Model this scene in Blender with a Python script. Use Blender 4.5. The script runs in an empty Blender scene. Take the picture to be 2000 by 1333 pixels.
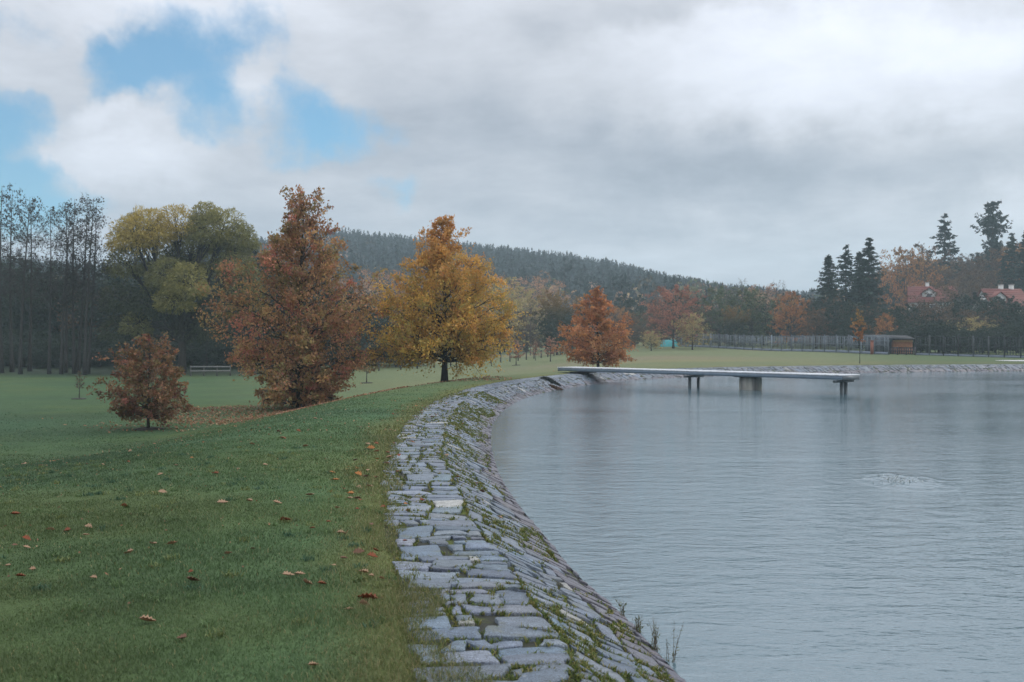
import bpy, math, random
import numpy as np
from mathutils import Vector, noise as mnoise

# ------------------------------------------------------------------ camera, sky, sun
F = 1944.0            # focal length in pixels of a 2000 px wide frame (35 mm)
HZ = 666.5            # horizon row in that frame
CAMZ = 2.2            # camera height above the water
sc = bpy.context.scene
C = sc.collection
R = math.radians
cam_d = bpy.data.cameras.new('camera'); cam = bpy.data.objects.new('camera', cam_d); C.objects.link(cam)
cam.location = (0, 0, CAMZ); cam.rotation_euler = (R(90), 0, 0)
cam_d.sensor_width = 36; cam_d.lens = 35; cam_d.clip_start = 0.05; cam_d.clip_end = 6000
cam_d.dof.use_dof = True; cam_d.dof.focus_distance = 13; cam_d.dof.aperture_fstop = 3.5
sc.camera = cam
sc.view_settings.view_transform = 'Standard'; sc.view_settings.look = 'None'
sc.view_settings.exposure = 0.0; sc.view_settings.gamma = 1.0; sc.view_settings.use_curve_mapping = False
sc.cycles.volume_bounces = 1; sc.cycles.max_bounces = 6; sc.cycles.diffuse_bounces = 3
sc.cycles.transmission_bounces = 4; sc.cycles.transparent_max_bounces = 8
sc.cycles.caustics_reflective = False; sc.cycles.caustics_refractive = False

SUN_EL, SUN_AZ = 38.0, 62.0       # azimuth measured from +Y (view direction) towards +X (right)
sun_d = bpy.data.lights.new('sun', 'SUN'); sun = bpy.data.objects.new('sun', sun_d); C.objects.link(sun)
sun_d.energy = 1.3; sun_d.angle = R(14); sun_d.color = (1.0, 0.93, 0.84)
sdir = Vector((math.sin(R(SUN_AZ))*math.cos(R(SUN_EL)), math.cos(R(SUN_AZ))*math.cos(R(SUN_EL)), math.sin(R(SUN_EL))))
sun.rotation_euler = sdir.to_track_quat('Z', 'Y').to_euler(); sun.location = (60, 30, 80)

class NT:
    """tiny helper for node graphs"""
    def __init__(s, tree): s.t = tree; s.n = tree.nodes; s.l = tree.links
    def new(s, typ, **kw):
        nd = s.n.new(typ)
        for k, v in kw.items(): setattr(nd, k, v)
        return nd
    def put(s, sock, v):
        if isinstance(v, bpy.types.NodeSocket): s.l.new(v, sock)
        elif v is not None: sock.default_value = v
    def vm(s, op, a, b=None):
        nd = s.new('ShaderNodeVectorMath', operation=op); s.put(nd.inputs[0], a)
        if b is not None:
            s.put(nd.inputs[3] if op == 'SCALE' else nd.inputs[1], b)
        return nd.outputs[1] if op in ('LENGTH', 'DOT_PRODUCT', 'DISTANCE') else nd.outputs[0]
    def m(s, op, a, b=None, c=None, clamp=False):
        nd = s.new('ShaderNodeMath', operation=op, use_clamp=clamp); s.put(nd.inputs[0], a)
        if b is not None: s.put(nd.inputs[1], b)
        if c is not None: s.put(nd.inputs[2], c)
        return nd.outputs[0]
    def mr(s, v, a, b, c=0.0, d=1.0, smooth=True):
        nd = s.new('ShaderNodeMapRange', interpolation_type='SMOOTHSTEP' if smooth else 'LINEAR')
        s.put(nd.inputs[0], v)
        for i, x in enumerate((a, b, c, d)): s.put(nd.inputs[i+1], x)
        return nd.outputs[0]
    def mix(s, f, a, b, blend='MIX'):
        nd = s.new('ShaderNodeMix', data_type='RGBA', blend_type=blend)
        s.put(nd.inputs[0], f); s.put(nd.inputs[6], a); s.put(nd.inputs[7], b)
        return nd.outputs[2]
    def noise(s, vec, scale, detail=3, rough=0.55, dist=0.0):
        nd = s.new('ShaderNodeTexNoise'); s.put(nd.inputs['Vector'], vec)
        nd.inputs['Scale'].default_value = scale; nd.inputs['Detail'].default_value = detail
        nd.inputs['Roughness'].default_value = rough; nd.inputs['Distortion'].default_value = dist
        return nd
def rgb(*c): return (c[0], c[1], c[2], 1.0)

w = bpy.data.worlds.new('World'); sc.world = w; w.use_nodes = True
N = NT(w.node_tree); N.n.clear()
out = N.new('ShaderNodeOutputWorld'); bg = N.new('ShaderNodeBackground'); N.l.new(bg.outputs[0], out.inputs[0])
bg.inputs[1].default_value = 0.1
sky = N.new('ShaderNodeTexSky', sky_type='NISHITA', sun_disc=False)
sky.sun_elevation = R(SUN_EL); sky.sun_rotation = R(SUN_AZ); sky.altitude = 400; sky.air_density = 1.0; sky.dust_density = 1.0; sky.ozone_density = 2.0
co = N.new('ShaderNodeTexCoord').outputs['Generated']
D = N.vm('NORMALIZE', co)
warp = N.noise(D, 7.0, 5, 0.6).outputs['Color']
warp2 = N.vm('SCALE', N.vm('SUBTRACT', warp, (0.5, 0.5, 0.5)), 0.12)
Dw = N.vm('ADD', D, warp2)
def sdirpx(px, py):
    v = Vector(((px-1000)/F, 1.0, (HZ-py)/F)); v.normalize(); return tuple(v)
def blob(px, py, rx, ry, r0=0.35, src=None):
    """soft ellipse of sky about a direction; radii in frame pixels"""
    c = sdirpx(px, py)
    v = N.vm('SUBTRACT', src or Dw, c)
    v = N.vm('MULTIPLY', v, (F/rx, F/rx, F/ry))
    return N.mr(N.vm('LENGTH', v), r0, 1.0, 1.0, 0.0)
# flattened coordinates of the cloud layer
sep = N.new('ShaderNodeSeparateXYZ'); N.l.new(D, sep.inputs[0])
inv = N.m('DIVIDE', 1.0, N.m('ADD', N.m('MAXIMUM', sep.outputs[2], 0.0), 0.22))
P = N.vm('SCALE', D, inv)
fbm = N.noise(P, 1.3, 8, 0.58, 0.3).outputs[0]
fine = N.noise(P, 4.5, 7, 0.6, 0.2).outputs[0]
fine2 = N.noise(D, 11.0, 8, 0.62).outputs[0]
# holes of blue
def msum(items):
    r = items[0]
    for i in items[1:]: r = N.m('ADD', r, i)
    return r
def W(b, k): return N.m('MULTIPLY', b, k)
holes = msum([W(blob(370, 150, 230, 160, .2), 1.1), W(blob(640, 245, 190, 100, 0.1), 1.0), W(blob(-20, 270, 190, 170, .2), 1.1),
              W(blob(50, 375, 240, 95, 0.2), 1.25), W(blob(750, 385, 90, 40, .1), .35), W(blob(20, 30, 120, 60, 0.1), 0.6), W(blob(240, 130, 120, 70), 0.5), W(blob(-700, 250, 500, 260), .8),
              W(blob(480, 170, 80, 70, .2), -0.75), W(blob(190, 330, 210, 110, .3), -0.85), W(blob(270, 225, 90, 60), -0.35), W(blob(110, 120, 110, 60, .2), -0.5)])
cov = N.m('ADD', holes, N.m('MULTIPLY', N.m('SUBTRACT', fine2, 0.5), 2.7))
blue = N.mr(cov, -0.05, 1.15)
blue = N.m('MULTIPLY', blue, N.mr(holes, 0.05, 0.4, 0.0, 0.92))
# brightness of the clouds
lum = msum([W(blob(1620, 130, 700, 210, .1), 0.36), W(blob(1540, 330, 620, 120, .1), -0.19), W(blob(1000, 140, 420, 120, .1), 0.06),
            W(blob(235, 310, 190, 110, .1), 0.30), W(blob(200, 215, 60, 40, .1), .2), W(blob(300, 20, 450, 70, .1), 0.14), W(blob(480, 210, 70, 80, .1), 0.06), W(blob(1990, 400, 150, 70, .1), 0.20),
            W(blob(1300, 500, 620, 90, .1), 0.10), W(blob(1900, 90, 200, 80, .1), .1), W(blob(950, 300, 420, 90, .1), -0.05), W(blob(1350, 5, 260, 50, .1), -.10)])
l1 = N.m('ADD', N.m('ADD', lum, 0.585), N.m('MULTIPLY', N.m('SUBTRACT', fbm, 0.5), 0.66))
l1 = N.m('ADD', l1, N.m('MULTIPLY', N.m('SUBTRACT', fine, 0.5), 0.34))
l1 = N.m('MAXIMUM', l1, 0.16)
# an overcast sky is brighter overhead than near the horizon
zen = N.mr(sep.outputs[2], 0.20, 0.75, 1.0, 2.8)
l1 = N.m('MULTIPLY', l1, zen)
l1 = N.m('MULTIPLY', l1, 10.0)
ccol = N.mix(N.mr(l1, 2.0, 7.0), rgb(0.85, 0.96, 1.19), rgb(0.96, 0.99, 1.09))
cloud = N.new('ShaderNodeMix', data_type='RGBA', blend_type='MULTIPLY'); cloud.inputs[0].default_value = 1
N.l.new(ccol, cloud.inputs[6])
cl3 = N.new('ShaderNodeCombineXYZ')
for i in range(3): N.l.new(l1, cl3.inputs[i])
N.l.new(cl3.outputs[0], cloud.inputs[7])
skyc = N.mix(1.0, sky.outputs[0], rgb(0.52, 1.22, 1.42), 'MULTIPLY')
N.l.new(N.mix(blue, cloud.outputs[2], skyc), bg.inputs[0])

# ------------------------------------------------------------------ helpers
rs = np.random.RandomState
def sm(x, a, b):
    t = np.clip((np.asarray(x, float)-a)/(b-a), 0, 1); return t*t*(3-2*t)
def vnoise(x, y, seed=0, octs=3, f0=1.0):
    """cheap smooth noise, about -1..1"""
    r = rs(seed); o = 0; a = 1.0; t = 0; f = f0
    for k in range(octs):
        for j in range(3):
            an = r.uniform(0, 6.28); p = r.uniform(0, 6.28); q = f*r.uniform(.7, 1.4)
            o = o + a*np.sin((x*math.cos(an)+y*math.sin(an))*q + p + 1.3*np.sin((x*math.sin(an)-y*math.cos(an))*q*.7+p*2))
        t += 3*a; a *= .5; f *= 2.1
    return o/t*1.6

def tag(o, label=None, cat=None, group=None, kind=None):
    if label: o['label'] = label
    if cat: o['category'] = cat
    if group: o['group'] = group
    if kind: o['kind'] = kind
    return o
def empty(name, loc=(0, 0, 0), rz=0.0):
    o = bpy.data.objects.new(name, None); C.objects.link(o); o.location = loc; o.rotation_euler = (0, 0, rz)
    o.empty_display_size = .2; return o
class Geo:
    def __init__(s): s.v = []; s.c = []; s.f = []; s.n = 0
    def add(s, V, faces, col=None):
        V = np.asarray(V, float).reshape(-1, 3); faces = np.asarray(faces, int)
        s.v.append(V); s.f.append(faces + s.n); s.n += len(V)
        if col is None: col = (1, 1, 1)
        col = np.asarray(col, float)
        if col.ndim == 1: col = np.tile(col, (len(V), 1))
        s.c.append(col)
    def poly(s, V, faces, col=None):
        for f in faces: pass
        V = np.asarray(V, float)
        s.v.append(V); n0 = s.n; s.n += len(V)
        for f in faces: s.f.append(np.array([[i+n0 for i in f]]))
        s.c.append(np.tile(np.asarray(col if col is not None else (1, 1, 1), float), (len(V), 1)))
    def box(s, x0, x1, y0, y1, z0, z1, col=None):
        V = [(x0,y0,z0),(x1,y0,z0),(x1,y1,z0),(x0,y1,z0),(x0,y0,z1),(x1,y0,z1),(x1,y1,z1),(x0,y1,z1)]
        s.add(V, [(0,3,2,1),(4,5,6,7),(0,1,5,4),(1,2,6,5),(2,3,7,6),(3,0,4,7)], col)
    def obox(s, a, b, w, h, col=None, up=(0, 0, 1)):
        """box along a->b, w wide, h high, centred on the segment"""
        a = np.array(a, float); b = np.array(b, float); d = b-a; L = np.linalg.norm(d); d /= L
        u = np.array(up, float); sd = np.cross(d, u); sd /= np.linalg.norm(sd); u = np.cross(sd, d)
        V = []
        for p in (a, b):
            for sx, sz in ((-1,-1),(1,-1),(1,1),(-1,1)): V.append(p+sd*sx*w/2+u*sz*h/2)
        s.add(V, [(0,1,2,3),(7,6,5,4),(0,4,5,1),(1,5,6,2),(2,6,7,3),(3,7,4,0)], col)
    def tube(s, pts, rad, sides=6, col=None, cap=True):
        pts = np.asarray(pts, float); n = len(pts); rad = np.broadcast_to(np.asarray(rad, float), (n,))
        d = np.gradient(pts, axis=0); d /= (np.linalg.norm(d, axis=1, keepdims=True)+1e-9)
        ref = np.array([0.31, 0.95, 0.02]) if abs(d[0, 2]) > .8 else np.array([0, 0, 1.0])
        u = np.cross(d, ref); u /= (np.linalg.norm(u, axis=1, keepdims=True)+1e-9); v = np.cross(d, u)
        a = np.arange(sides)*2*math.pi/sides
        V = pts[:, None, :] + rad[:, None, None]*(np.cos(a)[None, :, None]*u[:, None, :]+np.sin(a)[None, :, None]*v[:, None, :])
        i = np.arange(n-1)[:, None]*sides; j = np.arange(sides)[None, :]; j2 = (j+1) % sides
        f = np.stack([i+j, i+j2, i+sides+j2, i+sides+j], -1).reshape(-1, 4)
        s.add(V.reshape(-1, 3), f, col)
        if cap:
            b = s.n-n*sides
            s.f.append(np.array([[b+(n-1)*sides+k for k in range(sides)]])); s.f.append(np.array([[b+k for k in range(sides)][::-1]]))
    def leaves(s, cen, L, Wd, col, r, flat=0.0, axis=None):
        """diamond leaves; flat: 0 = random, 1 = horizontal; axis: preferred long direction (n,3)"""
        n = len(cen)
        nr = r.normal(size=(n, 3)); nr[:, 2] = nr[:, 2]*(1-flat)+flat*2.0*np.sign(r.rand(n)+.0)
        nr /= np.linalg.norm(nr, axis=1, keepdims=True)
        ax = r.normal(size=(n, 3)) if axis is None else axis + r.normal(size=(n, 3))*.35
        u = ax - nr*np.sum(ax*nr, 1, keepdims=True); u /= (np.linalg.norm(u, axis=1, keepdims=True)+1e-9)
        v = np.cross(nr, u)
        L = np.broadcast_to(L, (n,))[:, None]; Wd = np.broadcast_to(Wd, (n,))[:, None]
        V = np.stack([cen-u*L/2, cen+v*Wd/2-u*L*.05, cen+u*L/2, cen-v*Wd/2+u*L*.05], 1).reshape(-1, 3)
        f = np.arange(n*4).reshape(-1, 4)
        s.add(V, f, np.repeat(col, 4, axis=0))
    def build(s, name, mat, parent=None, smooth=False):
        V = np.concatenate(s.v); cc = np.concatenate(s.c)
        by = {}
        for f in s.f: by.setdefault(f.shape[1], []).append(f)
        loops = []; sizes = []
        for k, fl in by.items():
            a = np.concatenate(fl); loops.append(a.reshape(-1)); sizes.append(np.full(len(a), k))
        loops = np.concatenate(loops); sizes = np.concatenate(sizes)
        me = bpy.data.meshes.new(name)
        me.vertices.add(len(V)); me.vertices.foreach_set('co', V.astype(np.float32).ravel())
        me.loops.add(len(loops)); me.loops.foreach_set('vertex_index', loops.astype(np.int32))
        me.polygons.add(len(sizes))
        st = np.concatenate([[0], np.cumsum(sizes)[:-1]])
        me.polygons.foreach_set('loop_start', st.astype(np.int32)); me.polygons.foreach_set('loop_total', sizes.astype(np.int32))
        if smooth: me.polygons.foreach_set('use_smooth', np.ones(len(sizes), bool))
        at = me.color_attributes.new('tint', 'FLOAT_COLOR', 'POINT')
        at.data.foreach_set('color', np.hstack([cc, np.ones((len(cc), 1))]).astype(np.float32).ravel())
        me.update(calc_edges=True); me.validate()
        if mat: me.materials.append(mat)
        o = bpy.data.objects.new(name, me); C.objects.link(o)
        if parent: o.parent = parent
        return o
def copy_tree(o, parent=None):
    c = o.copy(); C.objects.link(c)
    if parent: c.parent = parent
    for ch in list(KIDS.get(o.name, [])):
        copy_tree(ch, c)
    return c
KIDS = {}
def kid(parent, child):
    KIDS.setdefault(parent.name, []).append(child); return child

# ------------------------------------------------------------------ materials
def newmat(name):
    m = bpy.data.materials.new(name); m.use_nodes = True; n = NT(m.node_tree); n.n.clear()
    o = n.new('ShaderNodeOutputMaterial'); return m, n, o
def tint(n):
    a = n.new('ShaderNodeAttribute', attribute_name='tint'); return a.outputs[0]
def pbsdf(n, o, col, rough=.8, spec=.5, bump=None, bstr=.3, bdist=.02, metal=0):
    b = n.new('ShaderNodeBsdfPrincipled'); n.put(b.inputs['Base Color'], col); n.put(b.inputs['Roughness'], rough)
    b.inputs['Specular IOR Level'].default_value = spec; b.inputs['Metallic'].default_value = metal
    if bump is not None:
        bp = n.new('ShaderNodeBump'); bp.inputs['Strength'].default_value = bstr; bp.inputs['Distance'].default_value = bdist
        n.put(bp.inputs['Height'], bump); n.l.new(bp.outputs[0], b.inputs['Normal'])
    n.l.new(b.outputs[0], o.inputs[0]); return b
def mat_leaf(name, transl=.35, rough=.6):
    m, n, o = newmat(name)
    d = n.new('ShaderNodeBsdfPrincipled'); n.l.new(tint(n), d.inputs['Base Color']); d.inputs['Roughness'].default_value = rough; d.inputs['Specular IOR Level'].default_value = .25
    t = n.new('ShaderNodeBsdfTranslucent'); n.l.new(tint(n), t.inputs[0])
    mx = n.new('ShaderNodeMixShader'); mx.inputs[0].default_value = transl
    n.l.new(d.outputs[0], mx.inputs[1]); n.l.new(t.outputs[0], mx.inputs[2]); n.l.new(mx.outputs[0], o.inputs[0]); return m
def mat_tint(name, rough=.85, nscale=8.0, var=.35, bstr=.3, bdist=.02, spec=.3, stretch=(1, 1, 1)):
    m, n, o = newmat(name)
    pos = n.vm('MULTIPLY', n.new('ShaderNodeTexCoord').outputs['Object'], stretch)
    nz = n.noise(pos, nscale, 6, .62).outputs[0]
    k = n.mr(nz, .25, .75, 1-var, 1+var, False)
    cx = n.new('ShaderNodeCombineXYZ')
    for i in range(3): n.l.new(k, cx.inputs[i])
    pbsdf(n, o, n.mix(1.0, tint(n), cx.outputs[0], 'MULTIPLY'), rough, spec, nz, bstr, bdist); return m
M = {}
M['leaf'] = mat_leaf('leaf'); M['needle'] = mat_leaf('needle', .12, .7)
M['bark'] = mat_tint('bark', .95, 14, .4, .6, .02, .15, (1, 1, .35))
M['blade'] = mat_leaf('blade', .3, .55)
M['plain'] = mat_tint('plain', .8, 6, .2, .2, .01)
M['wood'] = mat_tint('wood', .85, 9, .3, .3, .008, .25, (1, 1, .2))
M['metal'] = mat_tint('metal', .5, 3, .18, .1, .004, .5)
M['concrete'] = mat_tint('concrete', .9, 4, .35, .4, .01, .25, (1, 1, .25))

# ------------------------------------------------------------------ the pond and the lie of the land
CTRL = [(2.1,-5),(1.85,0),(1.62,3),(1.36,5),(1.13,6.41),(.9,8.0),(.62,9.4),(.36,11.4),(.06,13.7),(-.22,16.8),(-.46,22),(-.45,28),(.05,34.8),
        (.75,39.5),(1.75,43.8),(3.3,48.5),(5.7,54),(9.6,59.5),(14.5,64),(20,67.3),(27,70),(34,72),(42,73),(52,71),(62,64),(67,50),(61,25),(45,5),(25,-8),(10,-11),(4,-9)]
def catmull(pts, step=.25):
    n = len(pts); o = []
    P_ = [np.array(p, float) for p in pts]
    for i in range(n):
        a, b, c, d = P_[i-1], P_[i], P_[(i+1) % n], P_[(i+2) % n]
        k = max(3, int(np.linalg.norm(c-b)/step))
        for t in np.arange(k)/k:
            o.append(.5*((2*b)+(c-a)*t+(2*a-5*b+4*c-d)*t*t+(3*b-a-3*c+d)*t**3))
    return np.array(o)
SH = catmull(CTRL, .35)
# resample by arc length
seg = np.linalg.norm(np.diff(np.vstack([SH, SH[:1]]), axis=0), axis=1); cum = np.concatenate([[0], np.cumsum(seg)])
PER = cum[-1]; SHc = np.vstack([SH, SH[:1]])
def shore(s):
    s = np.mod(s, PER); return np.stack([np.interp(s, cum, SHc[:, 0]), np.interp(s, cum, SHc[:, 1])], -1)
def shn(s):
    t = shore(np.asarray(s)+.6)-shore(np.asarray(s)-.6); t /= np.linalg.norm(t, axis=-1, keepdims=True)
    return np.stack([-t[..., 1], t[..., 0]], -1)       # points to the land (left of travel)
def prof(d):
    return np.where(d < .95, d*.48, .456+(np.clip(d, .95, 3)-.95)*.02)
def bank(s, d, up=0.0):
    p = shore(s)+shn(s)*np.asarray(d)[..., None]
    return np.stack([p[..., 0], p[..., 1], prof(np.asarray(d))+up], -1)
poly = shore(np.linspace(0, PER, 420, endpoint=False))
def dist_shore(X, Y):
    X = np.asarray(X, float).ravel(); Y = np.asarray(Y, float).ravel(); res = np.empty(len(X))
    a = poly; b = np.roll(poly, -1, 0); e = b-a; ee = (e**2).sum(1)
    for i in range(0, len(X), 4000):
        p = np.stack([X[i:i+4000], Y[i:i+4000]], -1)
        ap = p[:, None, :]-a[None]; t = np.clip((ap*e[None]).sum(2)/ee, 0, 1)
        dd = np.sqrt(((ap-t[..., None]*e[None])**2).sum(2)).min(1)
        py = p[:, 1][:, None]; px = p[:, 0][:, None]
        cr = (a[None, :, 1] > py) != (b[None, :, 1] > py)
        xi = a[None, :, 0]+(py-a[None, :, 1])*e[None, :, 0]/np.where(e[None, :, 1] == 0, 1e-9, e[None, :, 1])
        ins = (cr & (px < xi)).sum(1) % 2 == 1
        res[i:i+4000] = np.where(ins, -dd, dd)
    return res
RPX = [-3000, 0, 200, 400, 500, 600, 660, 740, 850, 960, 1100, 1200, 1300, 1400, 1500, 1600, 1700, 2000, 4000]
RY = [520, 515, 530, 500, 478, 462, 458, 468, 478, 492, 506, 522, 548, 566, 576, 588, 610, 625, 640]
RIDGE = 600.0
def height(X, Y, d=None):
    X = np.asarray(X, float); Y = np.asarray(Y, float); shp = X.shape
    X = X.ravel(); Y = Y.ravel()
    if d is None: d = dist_shore(X, Y)
    az = np.arctan2(X, Y)
    lf = np.where(np.abs(az) < 3.2, sm(-az, -.16, .03), 1); lf = np.where(az < -2.6, sm(-az, 3.1, 2.6), lf)
    z = .485+.03*sm(d, 1.8, 3)-1.22*lf*sm(d, 3.1, 10.8)*(.1+.9*np.where(np.abs(az) < 1.6, sm(Y, 8, 27), 0))
    rr = np.hypot(X, Y)
    z = z+vnoise(X, Y, 5, 2, .09)*.10*sm(d, 5, 25)+vnoise(X, Y, 9, 2, .5)*.012*sm(d, 2.2, 4)
    z = z+.35*(1-lf)*sm(d, 20, 45)*sm(Y, 60, 110)+.45*(1-lf)*sm(Y, 112, 155)
    z = z+.9*lf*sm(Y, 85, 170)
    # the wooded hill across the valley
    Yp = np.maximum(Y, 1); px = 1000+F*X/Yp
    ridge = (HZ-np.interp(px, RPX, RY))/F*RIDGE+CAMZ-12.0
    h1 = np.maximum(ridge, 0)*sm(Y, 215, RIDGE)*(1-.25*sm(Y, RIDGE, 1100))*np.clip(1-sm(np.abs(az), 1.0, 1.4), 0, 1)
    # the hillside with houses on the right
    h2 = 27*np.exp(-(((X-150)/72)**2+((Y-285)/95)**2))*sm(Y, 118, 165)
    z = z+h1+h2*.72
    # bank and pond bed
    zin = np.maximum(d*.48, -1.4)
    zb = np.where(d < 1.9, np.where(d < 0, zin, prof(np.maximum(d, 0)))-.09, z)
    t = sm(d, 1.72, 1.9); z = np.where(d < 1.9, zb*(1-t)+z*t, z)
    return z.reshape(shp)
def hz1(x, y): return float(height(np.array([x]), np.array([y]))[0])
def at(px, Y): return (px-1000)/F*Y

def lawn_colour(X, Y, d):
    """turf colour with shade painted in on the left: greens, dry straw patches, worn yellow edge along the paving"""
    n1 = vnoise(X, Y, 21, 3, .35); n2 = vnoise(X, Y, 22, 3, 1.1); n3 = vnoise(X*.6, Y, 23, 2, .09)
    g = np.stack([.084+.014*n1, .146+.018*n1+.010*n2, .064+.004*n2], -1)
    olive = np.array([.125, .155, .055]); straw = np.array([.27, .235, .12])
    g = g+(olive-g)*(.55*sm(n1+.6*n2, .1, 1.1))[:, None]
    far = sm(np.hypot(X, Y), 22, 60)
    g = g+(np.array([.175, .195, .10])-g)*(.85*far*sm(X/np.maximum(Y, 1), -.36, -.03))[:, None]
    e = (1-sm(d+.25*n2, 1.85, 2.55))
    g = g+(np.array([.15, .16, .055])-g)*(.75*e)[:, None]
    st = sm(n3+.3*n1, .25, .8)*far*.75*sm(X/np.maximum(Y, 1), -.2, -.08)
    st = np.maximum(st, .85*np.exp(-((X-at(1010, 62))/6)**2-((Y-68)/6)**2))
    st = np.maximum(st, .8*np.exp(-((X-at(1330, 88))/11)**2-((Y-86)/5)**2))
    g = g+(straw*.9-g)*st[:, None]
    pinkish = np.exp(-((X-at(1290, 92))/13)**2-((Y-97)/6)**2)*.7
    g = g+(np.array([.24, .19, .13])-g)*pinkish[:, None]
    rg = sm(X/np.maximum(Y, 1), .30, .42)*far*.7; g = g+(np.array([.075, .12, .05])-g)*rg[:, None]
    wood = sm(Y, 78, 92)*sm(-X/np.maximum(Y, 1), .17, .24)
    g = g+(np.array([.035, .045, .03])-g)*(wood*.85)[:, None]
    g = g*(.90-.20*sm(-X/np.maximum(Y, 1), .12, .42)*(Y > 0))[:, None]  # shade by the wood put into the turf colour, stronger to the left
    return np.clip(g, .01, 1)

# ground sheet: polar grid about the viewer, dense in front
rad = np.concatenate([[0.0], np.geomspace(.8, 2600, 330)])
ang = np.concatenate([np.linspace(-.75, .75, 330), np.linspace(.75, 2*math.pi-.75, 70)[1:-1]])
RR, AA = np.meshgrid(rad[1:], ang, indexing='ij')
GX = RR*np.sin(AA); GY = RR*np.cos(AA)
gd = dist_shore(GX, GY); GZ = height(GX, GY, gd)
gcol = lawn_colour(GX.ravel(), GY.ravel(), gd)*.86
hillm = sm(GZ.ravel(), 3, 9); gcol = gcol+(np.array([.03, .035, .02])-gcol)*hillm[:, None]
under = (gd < 1.75)[:, None]; gcol = np.where(under, np.array([[.06, .05, .035]]), gcol)
na = len(ang); nr = len(rad)-1
g = Geo()
ii, jj = np.meshgrid(np.arange(nr-1), np.arange(na), indexing='ij'); j2 = (jj+1) % na
fq = np.stack([ii*na+jj, (ii+1)*na+jj, (ii+1)*na+j2, ii*na+j2], -1).reshape(-1, 4)
V = np.stack([GX.ravel(), GY.ravel(), GZ.ravel()], -1)
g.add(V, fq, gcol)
g.add([(0, 0, hz1(0, 0))], np.zeros((0, 3), int)); cidx = g.n-1
g.f.append(np.stack([np.full(na, cidx), np.arange(na), (np.arange(na)+1) % na], -1))
m, n, o = newmat('turf')
pos = n.new('ShaderNodeTexCoord').outputs['Object']
nz = n.noise(pos, 26, 5, .65).outputs[0]; nb = n.noise(pos, 2.2, 5, .6).outputs[0]
k = n.m('MULTIPLY', n.mr(nz, .2, .8, .62, 1.38, False), n.mr(nb, .2, .8, .8, 1.2, False))
cx = n.new('ShaderNodeCombineXYZ'); [n.l.new(k, cx.inputs[i]) for i in range(3)]
pbsdf(n, o, n.mix(1.0, tint(n), cx.outputs[0], 'MULTIPLY'), .95, .1, nz, .7, .03)
M['turf'] = m
tag(g.build('ground', M['turf'], None, True), 'green lawn running down from the stone path into the meadow', kind='structure')

# ------------------------------------------------------------------ water
m, n, o = newmat('pond_water')
pos = n.new('ShaderNodeTexCoord').outputs['Object']
p1 = n.vm('MULTIPLY', pos, (.95, 1.9, 1)); a1 = n.noise(p1, 2.1, 4, .55, .4).outputs[0]
p2 = n.vm('MULTIPLY', pos, (1.1, 2.1, 1)); a2 = n.noise(p2, 8.0, 3, .5, .3).outputs[0]
lane = n.mr(n.noise(n.vm('MULTIPLY', pos, (.35, 1.0, 1)), .13, 4, .6, .6).outputs[0], .36, .62, .55, 1.3)
hgt = n.m('MULTIPLY', lane, n.m('ADD', n.m('MULTIPLY', a1, .75), n.m('MULTIPLY', a2, .24)))
b = pbsdf(n, o, rgb(.068, .122, .145), .07, .5, hgt, .62, .045); b.inputs['IOR'].default_value = 2.2
M['water'] = m
wp = shore(np.linspace(0, PER, 700, endpoint=False))+shn(np.linspace(0, PER, 700, endpoint=False))*.012
g = Geo(); g.poly(np.hstack([wp, np.zeros((700, 1))]), [list(range(700))])
tag(g.build('water', M['water']), 'grey rippled pond water', kind='structure')

# ------------------------------------------------------------------ paved bank: bed and setts
s_near = -4.0; S_LIST = []
def s_of(x, y):
    q = np.linspace(0, PER, 4000); p = shore(q); return q[np.argmin(((p-np.array([x, y]))**2).sum(1))]
S0 = s_of(1.85, 0); S1 = s_of(52, 71)
sg = np.arange(S0, S1, .3); dg = np.array([-1.1, -.5, -.2, 0, .3, .6, .9, .97, 1.2, 1.5, 1.8, 1.93])
SS, DD = np.meshgrid(sg, dg, indexing='ij')
Vb = bank(SS.ravel(), DD.ravel(), -.028); Vb[:, 2] -= (DD.ravel() > 1.85)*.08
g = Geo(); nd_ = len(dg)
ii, jj = np.meshgrid(np.arange(len(sg)-1), np.arange(nd_-1), indexing='ij')
g.add(Vb, np.stack([ii*nd_+jj, (ii+1)*nd_+jj, (ii+1)*nd_+jj+1, ii*nd_+jj+1], -1).reshape(-1, 4)[:, ::-1])
m, n, o = newmat('joint_soil')
pos = n.new('ShaderNodeTexCoord').outputs['Object']
a = n.noise(pos, 2.4, 5, .6).outputs[0]; f = n.noise(pos, 40, 4, .6).outputs[0]
soil = n.mix(f, rgb(.022, .027, .024), rgb(.065, .065, .05)); moss = n.mix(f, rgb(.035, .055, .015), rgb(.13, .15, .03))
pbsdf(n, o, n.mix(n.mr(a, .46, .62), soil, moss), .95, .15, f, .8, .02)
M['soil'] = m
bed = tag(g.build('bank_bed', m), 'dark soil and moss between the paving stones', kind='structure')

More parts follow.
